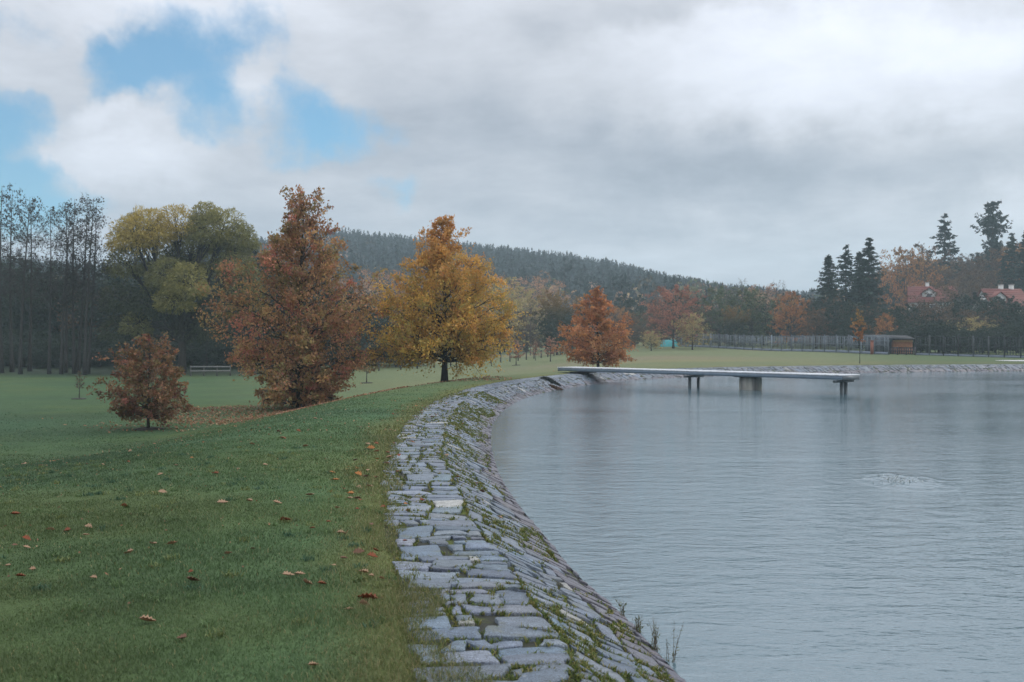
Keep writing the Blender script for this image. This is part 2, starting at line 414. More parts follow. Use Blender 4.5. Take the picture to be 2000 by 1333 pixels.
R0 = random.Random(7)
cells = []
def split(s0, s1, d0, d1, tgt):
    w_, h_ = s1-s0, d1-d0; ar = w_*h_
    if ar < tgt*R0.choice((.35, .7, 1.0, 1.4, 2.1)) and max(w_, h_) < 2.6*min(w_, h_):
        cells.append((s0, s1, d0, d1)); return
    k = R0.uniform(.3, .7)
    if w_ > h_*R0.uniform(.6, 1.05): c_ = s0+w_*k; split(s0, c_, d0, d1, tgt); split(c_, s1, d0, d1, tgt)
    else: c_ = d0+h_*k; split(s0, s1, d0, c_, tgt); split(s0, s1, c_, d1, tgt)
s_ = S0+1.0
while s_ < S1:
    L_ = R0.uniform(2.2, 3.6); P_ = shore(np.array([s_]))[0]; far_ = max(1.0, min(2.0, np.hypot(*P_)/28))
    cut = .93+R0.uniform(-.03, .03); out_ = 1.80
    L1 = L_
    split(s_, s_+L1, cut, out_, .122*far_)
    split(s_, s_+L1, -.42, cut, .070*far_)
    s_ += L1
cells = [c_ for c_ in cells if c_[1]-c_[0] > .05]
STONE = Geo(); joints = []
pal = np.array([(.115,.150,.200),(.130,.162,.208),(.10,.133,.178),(.148,.175,.212),(.112,.14,.18),(.128,.150,.184)])
rr_ = rs(3)
def warp_sd(s, d):
    return s+.09*vnoise(s, d*3, 31, 2, 1.7), d+.07*vnoise(s, d*2.2, 32, 2, 2.0)*np.clip((1.85-d)/.3, 0, 1)
for (a0, a1, b0, b1) in cells:
    q = shore(np.array([a0]))[0]; dist = np.hypot(*q); cen_d = (b0+b1)/2
    gap = (R0.uniform(.012, .024) if cen_d > .93 else R0.uniform(.014, .026)) if dist < 30 else .026
    J = .026
    cs = [(a0,b0),(a1,b0),(a1,b1),(a0,b1)]
    mn_ = min(a1-a0, b1-b0); J = min(.062, mn_*.17)
    cs = [(x+max(-.085, min(.085, R0.gauss(0, J))), y+max(-.075, min(.075, R0.gauss(0, J)))) for x, y in cs]
    if R0.random() < .55 and dist < 45:     # a broken corner
        q_ = R0.randrange(4); A2, B2, C2 = cs[q_-1], cs[q_], cs[(q_+1) % 4]; f1_, f2_ = R0.uniform(.12, .4), R0.uniform(.12, .4)
        cs[q_:q_+1] = [(B2[0]+(A2[0]-B2[0])*f1_, B2[1]+(A2[1]-B2[1])*f1_), (B2[0]+(C2[0]-B2[0])*f2_, B2[1]+(C2[1]-B2[1])*f2_)]
    pts = []
    ns = 3 if dist < 22 else (2 if dist < 45 else 1)
    for k in range(len(cs)):
        p0, p1_ = cs[k], cs[(k+1) % len(cs)]
        for t in range(ns):
            u_ = t/ns; jj_ = R0.gauss(0, .010) if t else 0
            pts.append((p0[0]+(p1_[0]-p0[0])*u_+jj_, p0[1]+(p1_[1]-p0[1])*u_+jj_))
    pts = np.array(pts); joints.append(pts)
    cen = pts.mean(0); v = pts-cen; ln = np.linalg.norm(v, axis=1, keepdims=True)
    base = pts-v/ln*gap*1.25
    if ns > 1:   # round the corners
        nx = np.roll(base, -1, 0); base = np.stack([base*.84+nx*.16, base*.16+nx*.84], 1).reshape(-1, 2)
    ws, wd = warp_sd(base[:, 0], base[:, 1])
    hgt_ = R0.uniform(-.009, .001); tl = R0.gauss(0, .014); tm = R0.gauss(0, .014)
    rel = base-cen
    def ring(k, up):
        s2, d2 = warp_sd(cen[0]+rel[:, 0]*k, cen[1]+rel[:, 1]*k)
        b_ = bank(s2, d2, up+hgt_); b_[:, 2] += rel[:, 0]*k*tl+rel[:, 1]*k*tm; return b_
    A_ = ring(1.0, -.05); B_ = ring(.994, -.004); C_ = ring(.965, .001)
    nn = len(base); i = np.arange(nn); i2 = (i+1) % nn
    fc = np.concatenate([np.stack([i, i2, nn+i2, nn+i], -1), np.stack([nn+i, nn+i2, 2*nn+i2, 2*nn+i], -1)])
    c_ = pal[R0.randrange(6)]*R0.uniform(.70, 1.10)*np.array([1+R0.gauss(0, .05), 1, 1-abs(R0.gauss(0, .05))])
    if R0.random() < .022: c_ = np.array([.30, .30, .28])*R0.uniform(.85, 1.05)
    dm = cen[1]
    if dist > 58: c_ = c_*.72  # far-bank stones darkened in colour to offset the light on their slope
    if dm < .13: c_ = c_*(.5) + np.array([.05, .035, .038])
    elif dm < .3: c_ = c_*(.5) + np.array([.05, .035, .035])     # wet, pinkish algae at the waterline
    STONE.add(np.concatenate([A_, B_, C_]), fc, c_)
    STONE.f.append(np.array([[STONE.n-nn+k for k in range(nn)]]))
m, n, o = newmat('granite')
pos = n.new('ShaderNodeTexCoord').outputs['Object']
f1 = n.noise(pos, 95, 4, .75).outputs[0]; f2 = n.noise(pos, 14, 5, .6).outputs[0]; f3 = n.noise(pos, 3.3, 4, .6).outputs[0]
k = n.m('MULTIPLY', n.mr(f1, .36, .64, .35, 1.7, False), n.mr(f2, .25, .75, .68, 1.32, False))
cx = n.new('ShaderNodeCombineXYZ'); [n.l.new(k, cx.inputs[i]) for i in range(3)]
colr = n.mix(1.0, tint(n), cx.outputs[0], 'MULTIPLY')
lich = n.m('MULTIPLY', n.mr(n.noise(pos, 22, 4, .65).outputs[0], .63, .70), .55)
colr = n.mix(lich, colr, rgb(.27, .29, .29))
colr = n.mix(n.m('MULTIPLY', n.mr(f3, .60, .72), .5), colr, rgb(.10, .105, .045))
hh = n.m('ADD', n.m('MULTIPLY', f2, .8), n.m('MULTIPLY', f1, .2))
pbsdf(n, o, colr, .5, .5, hh, 1.0, .022)
M['granite'] = m
tag(STONE.build('paved_path', m), 'grey granite stones paving the path and bank', kind='structure')

# ------------------------------------------------------------------ grass blades
def blades(P3, hgt, wid, lean, col, r):
    n_ = len(P3); a = r.uniform(0, 6.283, n_); b_ = r.uniform(0, 6.283, n_)
    w2 = np.stack([np.cos(a), np.sin(a), np.zeros(n_)], -1)*(wid/2)[:, None]
    ld = np.stack([np.cos(b_), np.sin(b_), np.zeros(n_)], -1)*(lean*hgt)[:, None]
    mid = P3+ld*.35; mid[:, 2] += hgt*.6; tip = P3+ld; tip[:, 2] += hgt*np.sqrt(np.clip(1-(lean*.8)**2, .15, 1))
    V = np.stack([P3-w2, P3+w2, mid+w2*.75, mid-w2*.75, tip], 1).reshape(-1, 3)
    i = np.arange(n_)*5
    q = np.stack([i, i+1, i+2, i+3], -1); t = np.stack([i+3, i+2, i+4], -1)
    g_ = Geo(); g_.v = [V]; g_.n = len(V); g_.f = [q, t]; g_.c = [np.repeat(col, 5, axis=0)]
    return g_
r = rs(11)
PX = []; 
def band(y0, y1, dens, size):
    # sample the visible wedge of lawn between two depths
    wdt = lambda y: .60*y+1.2
    area = (wdt(y0)+wdt(y1))/2*(y1-y0); n_ = int(area*dens)
    y = np.sqrt(r.uniform(y0**2, y1**2, n_)); x = r.uniform(-.60*y-.8, .02*y+.2)
    d = dist_shore(x, y); k = (d > 1.66-.12*(1-sm(y, 5, 8))+.14*vnoise(x, y, 41, 3, 4.0)) & (r.rand(len(x)) > sm(y, 22, 51))
    return x[k], y[k], d[k], np.full(k.sum(), size)
bs = [band(2.6, 7, 7500, .004), band(7, 11, 3800, .006), band(11, 18, 1500, .010), band(18, 32, 420, .018), band(32, 52, 130, .03)]
x = np.concatenate([b[0] for b in bs]); y = np.concatenate([b[1] for b in bs]); d = np.concatenate([b[2] for b in bs]); wd = np.concatenate([b[3] for b in bs])
n_ = len(x); zz = height(x, y, d)
zz = np.where(d < 1.9, np.maximum(zz, prof(np.minimum(d, 1.9))-.01), zz)
edge = 1-sm(d, 1.75, 2.7)
hg = r.uniform(.012, .032, n_)*(1-.55*sm(y, 15, 45))*(1+.45*vnoise(x, y, 43, 2, 2.0)+.25*vnoise(x, y, 44, 2, 6.0))*(1+.8*edge)*(1+wd*12)
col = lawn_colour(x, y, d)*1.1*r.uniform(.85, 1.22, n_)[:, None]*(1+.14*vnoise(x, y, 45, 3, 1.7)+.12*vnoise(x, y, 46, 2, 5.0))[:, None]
dry = r.rand(n_) < (.03+.22*edge); col[dry] = np.array([.26, .23, .11])*r.uniform(.7, 1.2, dry.sum())[:, None]
gr = blades(np.stack([x, y, zz-.004], -1), hg, wd*r.uniform(.7, 1.3, n_), r.uniform(.2, 1.1, n_), col, r)
tag(gr.build('grass', M['blade']), 'short green turf blades of the lawn', 'grass', kind='stuff')
tx, ty_, td_, _ = band(3.2, 16, 5.5, .006); rt = rs(12); PT = []; CT = []
for a_, b_, d_ in zip(tx, ty_, td_):
    k_ = rt.randint(14, 40); q = rt.normal(0, .03, (k_, 2)); PT.append(np.stack([a_+q[:, 0], b_+q[:, 1], np.full(k_, hz1(a_, b_)-.004)], -1))
    CT.append(np.tile(rt.choice([0, 1, 2], p=[.5, .3, .2]), k_))
PT = np.concatenate(PT); CT = np.array([[.10, .16, .06], [.15, .18, .06], [.05, .11, .06]])[np.concatenate(CT)]*rt.uniform(.7, 1.3, (len(PT), 1))
tag(blades(PT, rt.uniform(.03, .065, len(PT)), rt.uniform(.005, .011, len(PT)), rt.uniform(.3, 1.3, len(PT)), CT, rt).build('grass_tufts', M['blade']), 'longer tufts and flat weeds scattered in the near turf', 'grass', kind='stuff')
# moss and weeds in the joints of the paving
jp = []
for c_, pts in zip(cells, joints):
    q = shore(np.array([c_[0]]))[0]; ds = np.hypot(*q)
    if ds > 34: continue
    mossy = vnoise(np.array([c_[0]]), np.array([c_[2]*3]), 51, 3, .9)[0]
    k_ = int((10 if c_[2] > .9 else 19)*max(0, mossy+.35)*2.0)+ (10 if c_[3] > 1.72 else 0)
    for _ in range(k_):
        a_ = R0.randrange(len(pts)); t = R0.random(); p = pts[a_]*(1-t)+pts[(a_+1) % len(pts)]*t
        for __ in range(4 if ds < 14 else 2): jp.append((p[0]+R0.gauss(0, .006), p[1]+R0.gauss(0, .006), ds))
jp = np.array(jp); jp = jp[jp[:, 1] > .12]
a_, b_ = warp_sd(jp[:, 0], jp[:, 1]); PJ = bank(a_, b_, -.02); n_ = len(PJ)
cj = np.where(r.rand(n_, 1) < .35, np.array([[.22, .20, .06]]), np.array([[.10, .14, .03]]))*r.uniform(.6, 1.3, (n_, 1))
gj = blades(PJ, r.uniform(.022, .048, n_)*(1+jp[:, 2]*.012), .005+jp[:, 2]*.0006*r.uniform(.6, 1.4, n_), r.uniform(.3, 1.3, n_), cj, r)
tag(gj.build('moss', M['blade']), 'mossy tufts growing in the joints of the stone bank', 'moss', kind='stuff')

# ------------------------------------------------------------------ trees
def interp(prof_, t): return np.interp(t, [p[0] for p in prof_], [p[1] for p in prof_])
def palette(pal_, n_, r, var=.25):
    wts = np.array([p[0] for p in pal_], float); wts /= wts.sum()
    ix = r.choice(len(pal_), n_, p=wts); c_ = np.array([p[1:] for p in pal_])[ix]
    return c_*r.uniform(1-var, 1+var, (n_, 1))
def bez(a, b_, sag, k=5):
    t = np.linspace(0, 1, k)[:, None]; m_ = (a+b_)/2+np.array([0, 0, sag])
    return (1-t)**2*a+2*t*(1-t)*m_+t**2*b_
def deciduous(name, seed, h, profile, trunk_r, bole, n1, n2, n3, lpt, lsize, pal_, droop=.0, spread=.22, bark=(.075, .065, .055), topc=None, wob=.02, uneven=.16, leader=.98, dome=False):
    """trunk, limbs and leaf sprays inside an uneven envelope; base at the origin"""
    r = rs(seed); tr = Geo(); cr = Geo()
    tz = np.linspace(0, 1, 10); tp = np.stack([wob*h*np.sin(tz*3+seed)*tz, wob*h*np.sin(tz*4+seed*2)*tz, tz*h*leader], -1)
    tp[0] = (0, 0, -.15)
    tr.tube(tp, trunk_r*(1-tz*.93)*(1+.5*np.exp(-tz*22)), 8, bark)
    CEN = []; TIPA = []; CC = []
    zt = lambda z: np.array([np.interp(z, tp[:, 2], tp[:, 0]), np.interp(z, tp[:, 2], tp[:, 1]), z])
    ph = r.uniform(0, 6.28, 4)
    for i in range(n1):
        t_end = bole+(1.0-bole)*((i+r.uniform(.1, .9))/n1)**(.85 if dome else 1.22); tip_ = 0.0 if dome else float(sm(t_end, .70, .92))
        az = i*2.39996+r.normal(0, .35)
        uv = (1.16 if r.rand() < .1 else 1)*(1+uneven*math.sin(az*2+ph[0]+t_end*5)+uneven*.8*math.sin(az*3+ph[1]-t_end*9))
        rad_ = interp(profile, t_end)*h*uv*r.uniform(.78-.35*tip_, 1.08+.45*tip_)
        elev = (.05+.95*t_end**1.2)*r.uniform(.8, 1.2)
        z1 = t_end*h; z0 = np.clip(z1-rad_*math.tan(min(elev, 1.15))*.8-tip_*.07*h*r.rand(), bole*h*.75+.02*h, .93*h)
        a = zt(z0); e = np.array([a[0]+math.cos(az)*rad_, a[1]+math.sin(az)*rad_, z1])
        pl = bez(a, e, -droop*rad_+.10*rad_, 6); pl[1:-1] += r.normal(0, .012*h, (4, 3))
        L1 = np.linalg.norm(e-a); r1 = trunk_r*.42*(1-.75*t_end)*(.6+.4*min(1, L1/(.3*h)))
        tr.tube(pl, np.linspace(r1, r1*.18, 6), 5, bark, False)
        dirp = (e-a)/L1
        for j in range(n2):
            u_ = .12+.88*(j+r.uniform(.1, 1))/n2; k_ = min(4, int(u_*5)); p = pl[k_]*(1-(u_*5-k_))+pl[k_+1]*(u_*5-k_)
            dv = dirp*.7+r.normal(0, .55, 3)*np.array([1, 1, .55])+np.array([0, 0, .12]); dv /= np.linalg.norm(dv)
            L2 = max(.1*h*.4*(1-.5*tip_), (.55-.3*u_)*L1*r.uniform(.6, 1.1)); e2 = p+dv*L2
            tr.tube(np.stack([p, (p+e2)/2+r.normal(0, .03*L2, 3), e2]), [r1*.32, r1*.2, r1*.07], 4, bark, False)
            shade = r.uniform(.68, 1.3); ci = palette(pal_, 1, r, 0.0)[0]
            for k in range(n3):
                v_ = .35+.65*(k+r.rand())/n3; q = p+(e2-p)*v_
                dw = dv*.6+r.normal(0, .6, 3); dw /= np.linalg.norm(dw); L3 = L2*r.uniform(.25, .5); e3 = q+dw*L3
                tr.tube(np.stack([q, e3]), [r1*.1, r1*.04], 3, bark, False)
                m_ = max(2, int(lpt*(1-.62*tip_)*r.uniform(.5, 1.5))); tt = r.uniform(.2, 1.1, m_)[:, None]
                c_ = q+(e3-q)*tt+r.normal(0, spread*L2*.45+.015*h*.3, (m_, 3))*np.array([1, 1, .7])
                CEN.append(c_); TIPA.append(np.tile(dw, (m_, 1)))
                cc = palette(pal_, m_, r, .2)*.45+ci*.55*r.uniform(.8, 1.2, (m_, 1)); CC.append(cc*shade)
    CEN = np.concatenate(CEN); TIPA = np.concatenate(TIPA); CC = np.concatenate(CC)
    if topc is not None:
        f_ = sm(CEN[:, 2]/h, .5, .95)[:, None]*.6; CC = CC*(1-f_)+np.array(topc)*f_*r.uniform(.7, 1.2, (len(CC), 1))
    keep = CEN[:, 2] > .02*h; CEN, TIPA, CC = CEN[keep], TIPA[keep], CC[keep]
    sz = lsize*r.uniform(.6, 1.3, len(CEN))
    cr.leaves(CEN, sz, sz*.62, CC, r, .25, TIPA)
    root = empty(name)
    kid(root, tr.build('trunk', M['bark'], root, True)); kid(root, cr.build('crown', M['leaf'], root))
    root['h'] = h; return root

def conifer(name, seed, h, rad_, tiers=26, per=9, bare=.08, gapy=0.0, col=(.028, .05, .034), shape=.85, lsz=.34, lean=0, pine=False):
    r = rs(seed); tr = Geo(); cr = Geo()
    tz = np.linspace(0, 1, 8); tp = np.stack([lean*tz*h, 0*tz, tz*h], -1); tp[0, 2] = -.4
    tr.tube(tp, h*.013*(1-tz*.92), 6, (.07, .055, .045))
    CEN = []; AX = []; CC = []
    for i in range(tiers):
        for j in range(per):
            t = bare+(1-bare)*(i+.5+r.normal(0, .75))/tiers; t = min(max(t, bare), .985); z = t*h
            if pine: env = rad_*np.interp(t, [bare, bare+.08, .55, .8, .93, 1], [.35, .75, .75, .95, .7, .25])
            else: env = rad_*(1-(t-bare)/(1-bare))**shape+.03*rad_
            env *= 1+.35*math.sin(t*23+seed)*math.sin(j*2.1+seed+t*9)
            if r.rand() < gapy: continue
            az = j*6.283/per+i*1.1+r.normal(0, .25); L = env*r.uniform(.6, 1.18)
            rise = (.25 if pine else -.18+.35*t)*L
            a = np.array([lean*z, 0, z]); e = a+np.array([math.cos(az)*L, math.sin(az)*L, rise])
            pl = bez(a, e, -.12*L if not pine else .02, 4); tr.tube(pl, [h*.0032, h*.002, h*.0014, h*.0007], 3, (.06, .05, .04), False)
            m_ = int(7+L*6); tt = r.uniform(.18, 1.04, m_); p = a+(e-a)*tt[:, None]; p[:, 2] += -.24*L*tt*(1-tt)
            sdv = np.cross((e-a)/L, [0, 0, 1.0]); p += sdv*(r.normal(0, .16, m_)*L*(1.1-tt*.7))[:, None]; p[:, 2] += r.normal(-.02, .05, m_)*L*(1.6 if pine else 1)
            CEN.append(p); AX.append(np.tile((e-a)/L, (m_, 1))+np.array([0, 0, -.35]))
            CC.append(np.array(col)*r.uniform(.65, 1.35, (m_, 1)))
    CEN = np.concatenate(CEN); AX = np.concatenate(AX); CC = np.concatenate(CC); s_ = lsz*r.uniform(.6, 1.35, len(CEN))*(1 if not pine else 1.15)
    cr.leaves(CEN, s_*1.5, s_*.6, CC, r, .2, AX)
    s2 = s_*.8; cr.leaves(CEN+r.normal(0, .1, CEN.shape), s2, s2*.5, CC*.9, r, .0, AX)
    root = empty(name)
    kid(root, tr.build('trunk', M['bark'], root, True)); kid(root, cr.build('crown', M['needle'], root)); root['h'] = h; return root

def bare_tree(name, seed, h, lean=.03, spread=.10, start=.35, n1=34, clumps=260, col=(.05, .048, .045), tr_r=None, fork=False):
    """tall thin leafless tree with upswept twigs and a few dark cones"""
    r = rs(seed); tr = Geo(); cr = Geo(); tr_r = tr_r or h*.0105
    tz = np.linspace(0, 1, 12); la = r.uniform(0, 6.28)
    cv = np.sin(tz*2.6+seed)*.012*h; tp = np.stack([lean*h*tz**1.3+cv-cv[0], cv*.5-cv[0]*.5, tz*h], -1); tp[0, 2] = -.4
    tr.tube(tp, tr_r*(1-tz*.93)*(1+.4*np.exp(-tz*25)), 7, col)
    zt = lambda z: np.array([np.interp(z, tp[:, 2], tp[:, 0]), np.interp(z, tp[:, 2], tp[:, 1]), z])
    tw = Geo(); TIPS = []
    for i in range(n1):
        t = start+(.97-start)*(i+r.rand())/n1; a = zt(t*h); az = i*2.4+r.normal(0, .4)
        L = spread*h*(1.25-t)*r.uniform(.6, 1.3)*1.3; up = r.uniform(.5, 1.3)
        e = a+np.array([math.cos(az)*L, math.sin(az)*L, L*up]); pl = bez(a, e, -.12*L, 5); r1 = tr_r*.26*(1.1-t)
        tw.tube(pl, np.linspace(r1, r1*.25, 5), 4, col, False)
        for j in range(7):
            u_ = r.uniform(.25, 1); k_ = min(3, int(u_*4)); p = pl[k_]*(1-(u_*4-k_))+pl[k_+1]*(u_*4-k_)
            dv = r.normal(0, .6, 3)+np.array([math.cos(az)*.5, math.sin(az)*.5, .75]); dv /= np.linalg.norm(dv); e2 = p+dv*L*r.uniform(.25, .6)
            tw.tube(np.stack([p, e2]), [max(r1*.35, h*.0007), h*.0005], 3, col, False)
            for k in range(4):
                q = p+(e2-p)*r.rand(); dw = dv+r.normal(0, .6, 3); dw /= np.linalg.norm(dw); e3 = q+dw*L*r.uniform(.1, .3)
                tw.tube(np.stack([q, e3]), [h*.0006, h*.0004], 3, col, False); TIPS.append(e3)
    TIPS = np.array(TIPS)
    if clumps:
        c_ = TIPS[r.choice(len(TIPS), clumps)]+r.normal(0, .012*h, (clumps, 3)); s_ = r.uniform(.06, .19, clumps)*h/16
        tw.leaves(c_, s_*1.2, s_, np.tile(np.array(col)*1.1, (clumps, 1))*r.uniform(.7, 1.4, (clumps, 1)), r)
    root = empty(name)
    kid(root, tr.build('trunk', M['bark'], root, True)); kid(root, tw.build('crown', M['bark'], root)); root['h'] = h; return root

def put(t, px, Y, ytop, wid=None, rz=0, X=None, dz=0.0):
    """stand a tree at depth Y so that it is as tall as it is in the place"""
    x = at(px, Y) if X is None else X
    z = hz1(x, Y)+dz; h = (HZ-ytop)/F*Y+CAMZ-z; k = h/t['h']
    t.location = (x, Y, z-.03); t.rotation_euler = (0, 0, rz); t.scale = (k*(wid or 1), k*(wid or 1), k); return t

# hero trees -------------------------------------------------------
RUST = [(3, .42, .21, .105), (3, .33, .175, .09), (2.2, .48, .28, .11), (2.8, .26, .225, .085), (1.2, .46, .14, .11), (1, .18, .12, .08)]
GOLD = [(4, .68, .42, .09), (3, .58, .32, .08), (2.4, .48, .39, .10), (1.6, .30, .27, .08), (1.4, .60, .27, .09)]
ORNG = [(4, .50, .215, .09), (2, .40, .165, .085), (2, .56, .29, .11), (1, .38, .23, .10)]
big = deciduous('oak_tree', 4, 8.7, [(0, .2), (.06, .25), (.17, .29), (.31, .34), (.45, .35), (.57, .31), (.68, .22), (.8, .13), (.9, .09), (1, .05)],
                .16, .02, 88, 8, 4, 17, .125, RUST, .04, .30, (.05, .045, .04), uneven=.15)
tag(put(big, 588, 42.5, 366, .9, rz=.6), 'large rust-brown oak with foliage down to the grass behind the berm', 'tree')
big['label'] = 'tall rust-brown oak, the largest of the lawn trees, leafy almost to the grass'
gold = deciduous('maple_tree', 8, 7.5, [(0, .1), (.08, .26), (.18, .42), (.38, .46), (.56, .38), (.7, .28), (.8, .19), (.9, .10), (1, .05)],
                 .15, .145, 90, 8, 4, 19, .125, GOLD, .04, .32, (.035, .035, .035), topc=(.58, .27, .10), uneven=.12)
tag(put(gold, 868, 45, 424, .88, rz=.4), 'golden-yellow tree with dark trunk beside the curve of the path', 'tree')
orange = deciduous('oak_tree', 15, 4.9, [(0, .15), (.08, .32), (.17, .42), (.36, .41), (.5, .35), (.62, .27), (.75, .20), (.88, .10), (1, .02)],
                   .075, .09, 74, 7, 4, 11, .12, ORNG, .04, .26, (.04, .035, .035), uneven=.2)
tag(put(orange, 1168, 60, 560, rz=.3), 'bright orange small tree on the lawn behind the shore end of the jetty', 'tree')
small = deciduous('oak_tree', 23, 2.95, [(0, .1), (.12, .26), (.25, .38), (.42, .40), (.62, .38), (.78, .28), (.88, .2), (1, .06)],
                  .045, .14, 60, 7, 4, 9, .085, [(a_[0], a_[1]*.66, a_[2]*.66, a_[3]*.75) for a_ in RUST], .03, .24, (.05, .045, .04), uneven=.2)  # vignette dimness is put into this darker rust palette
tag(put(small, 290, 32.6, 650, rz=1.2), 'small rust-red oak standing in a round ring of bare soil', 'tree')
def soil_ring(px, Y, rad_, label, X=None):
    x = at(px, Y) if X is None else X; g = Geo(); n_ = 26; a = np.arange(n_)*6.283/n_; rr2 = rad_*(1+.1*np.sin(a*3+px)+.05*np.sin(a*7))
    ring = []
    for k, up in ((1.0, -.04), (.93, .03), (.55, .065), (.1, .05)):
        X_ = x+np.cos(a)*rr2*k; Y_ = Y+np.sin(a)*rr2*k; ring.append(np.stack([X_, Y_, height(X_, Y_)+up], -1))
    i = np.arange(n_); i2 = (i+1) % n_
    for q in range(3): g.add(np.concatenate([ring[q], ring[q+1]]), np.stack([i, i2, n_+i2, n_+i], -1), (.03, .026, .022))
    tag(g.build('soil_ring', M['plain'], None, True), label, 'tree bed', 'bare soil rings round the young trees')
soil_ring(290, 32.6, .46, 'bare dark soil ring round the foot of the small rust-red oak')

# willow: rounded domes of fine twigs on heavy limbs -----------------
def willow(name, seed, lobes, trunk, H, bark=(.05, .045, .04)):
    """lobes: (x, y, z, rx, rz, colour, count) in the tree's own metres"""
    r = rs(seed); tr = Geo(); cr = Geo()
    z0 = trunk
    tr.tube([(0, 0, -.4), (.05, 0, z0*.5), (0, .1, z0), (.15, .1, z0*1.3)], [.42, .36, .33, .2], 9, bark)
    for (x, y, z, rx, rz_, c_, cnt) in lobes:
        e = np.array([x, y, z]); a = np.array([0, 0, z0*r.uniform(.8, 1.1)]); pl = bez(a, e, -.05*z+np.hypot(x, y)*.1, 7); pl[2:-1] += r.normal(0, .12, (4, 3))
        tr.tube(pl, np.linspace(.2, .06, 7), 6, bark, False)
        ends = []
        for k in range(22):
            v = r.normal(size=3); v[2] = abs(v[2])*.9+.05; v /= np.linalg.norm(v); q = pl[4]+(e-pl[4])*r.rand()
            e2 = e+v*np.array([rx, rx, rz_])*r.uniform(.55, .9); tr.tube(bez(q, e2, .15, 4), [.05, .035, .02, .01], 4, bark, False); ends.append(e2)
        v = r.normal(size=(cnt, 3)); v[:, 2] = np.where(v[:, 2] < 0, v[:, 2]*.55, v[:, 2]); v /= np.linalg.norm(v, axis=1, keepdims=True)
        bump_ = 1+.10*np.sin(v[:, 0]*7+x)*np.cos(v[:, 1]*6+z)+.06*np.sin(v[:, 2]*11+v[:, 0]*9)
        rad2 = (.55+.45*np.sqrt(r.rand(cnt)))*bump_
        c = e+v*np.array([rx, rx, rz_])*rad2[:, None]; c[:, 2] -= .35*rz_*(np.hypot(v[:, 0], v[:, 1])**3)*rad2
        ax = v.copy(); ax[:, 2] -= .35
        cc = np.array(c_)*r.uniform(.65, 1.3, (cnt, 1))
        L_ = r.uniform(.22, .5, cnt)
        cr.leaves(c, L_, L_*.16+.02, cc, r, 0, ax)
    root = empty(name); kid(root, tr.build('trunk', M['bark'], root, True)); kid(root, cr.build('crown', M['leaf'], root)); root['h'] = H; return root
OL = (.21, .205, .075); YO = (.44, .34, .09); DG = (.085, .10, .055); OG = (.28, .255, .08)
s90 = 90/F
def lobe(px, py, rpx, c_, cnt=2600, dy=0, cx0=345, by=737, k=.8):
    return ((px-cx0)*s90, dy, (by-py)*s90, rpx*s90, rpx*s90*k, c_, cnt)
will = willow('willow_tree', 5, [lobe(285, 455, 52, YO, 3600, -1), lobe(330, 440, 45, YO, 2400, .5), lobe(240, 520, 42, OL, 2600, -.5), lobe(262, 470, 50, YO, 2400, -1.5),
                                 lobe(245, 450, 40, OL, 1800, 1.5), lobe(395, 455, 48, OL, 2800, .5), lobe(420, 450, 52, OG, 3200, 1), lobe(380, 420, 30, OG, 1500, 1.5),
                                 lobe(455, 470, 38, OL, 2400, .8), lobe(450, 520, 40, OL, 2200, .5), lobe(375, 560, 45, OG, 3000, -3), lobe(335, 545, 42, OL, 2400, -2.2),
                                 lobe(352, 590, 40, OG, 2200, -2.8), lobe(230, 590, 42, DG, 2400, -.5), lobe(290, 600, 45, DG, 2400, -.4), lobe(265, 640, 32, OL, 1500, -1.2),
                                 lobe(420, 590, 46, DG, 2600, .6), lobe(460, 610, 40, DG, 2000, .8), lobe(320, 500, 32, DG, 900, 2.0), lobe(400, 640, 40, DG, 1800, .4), lobe(220, 650, 36, DG, 1500, 0),
                                 lobe(350, 470, 45, OL, 2200, 2.5), lobe(300, 520, 48, OL, 2200, 2.2), lobe(400, 510, 48, OL, 2400, 2.0), lobe(350, 640, 50, DG, 2600, 1.5), lobe(340, 590, 55, DG, 2600, 2.0), lobe(465, 560, 40, OL, 2000, .5), lobe(300, 560, 45, OL, 2200, 1.0)],
              3.2, 15.4)
will.location = (at(355, 90), 90, hz1(at(355, 90), 90)-.03)
tag(will, 'huge domed willow turning yellow-olive, standing between bare trunks and the tall rust-brown oak', 'tree')

# bare alders on the left ---------------------------------------------
ald = [(4, 88, 362, .0), (24, 90, 372, .01), (40, 86, 384, .02), (58, 92, 392, -.02), (96, 87, 405, -.012), (128, 90, 398, -.01), (120, 87, 408, .03), (146, 88, 388, -.004),
       (152, 91, 384, .045), (166, 86, 385, .016), (172, 88, 402, .055)]
protos = [bare_tree('alder_tree', 60+i, 16, lean=l_, spread=.10+.02*(i % 3), n1=30, clumps=650) for i, l_ in enumerate((0.0, .03, -.02, .05))]
pick = {.0: 0, .01: 0, .02: 1, -.02: 2, -.012: 2, -.01: 2, .03: 1, -.004: 0, .045: 3, .016: 1, .055: 3}
ALL = ['tallest bare alder at the left edge of the frame', 'bare alder just right of the tallest one at the left edge', 'bare alder third from the left edge, in front of the dark wood',
       'bare alder leaning left, fourth from the left edge', 'bare alder standing apart on the open side of the left clump', 'bare alder sixth from the left, leaning left',
       'bare thin alder crossing its neighbour in the middle of the row', 'straight bare alder behind the tiny staked sapling', 'bare alder leaning right behind the tiny sapling',
       'bare alder second from the willow end of the row', 'bare alder nearest the willow, leaning right']
used_p = set()
for (px, Y, yt, l_), lab in zip(ald, ALL):
    k = pick[l_]
    t = protos[k] if k not in used_p else copy_tree(protos[k]); used_p.add(k)
    put(t, px, Y, yt, 1.0, rz=random.Random(px).uniform(-.3, .3)); tag(t, lab, 'tree', 'bare alders at the edge of the wood')

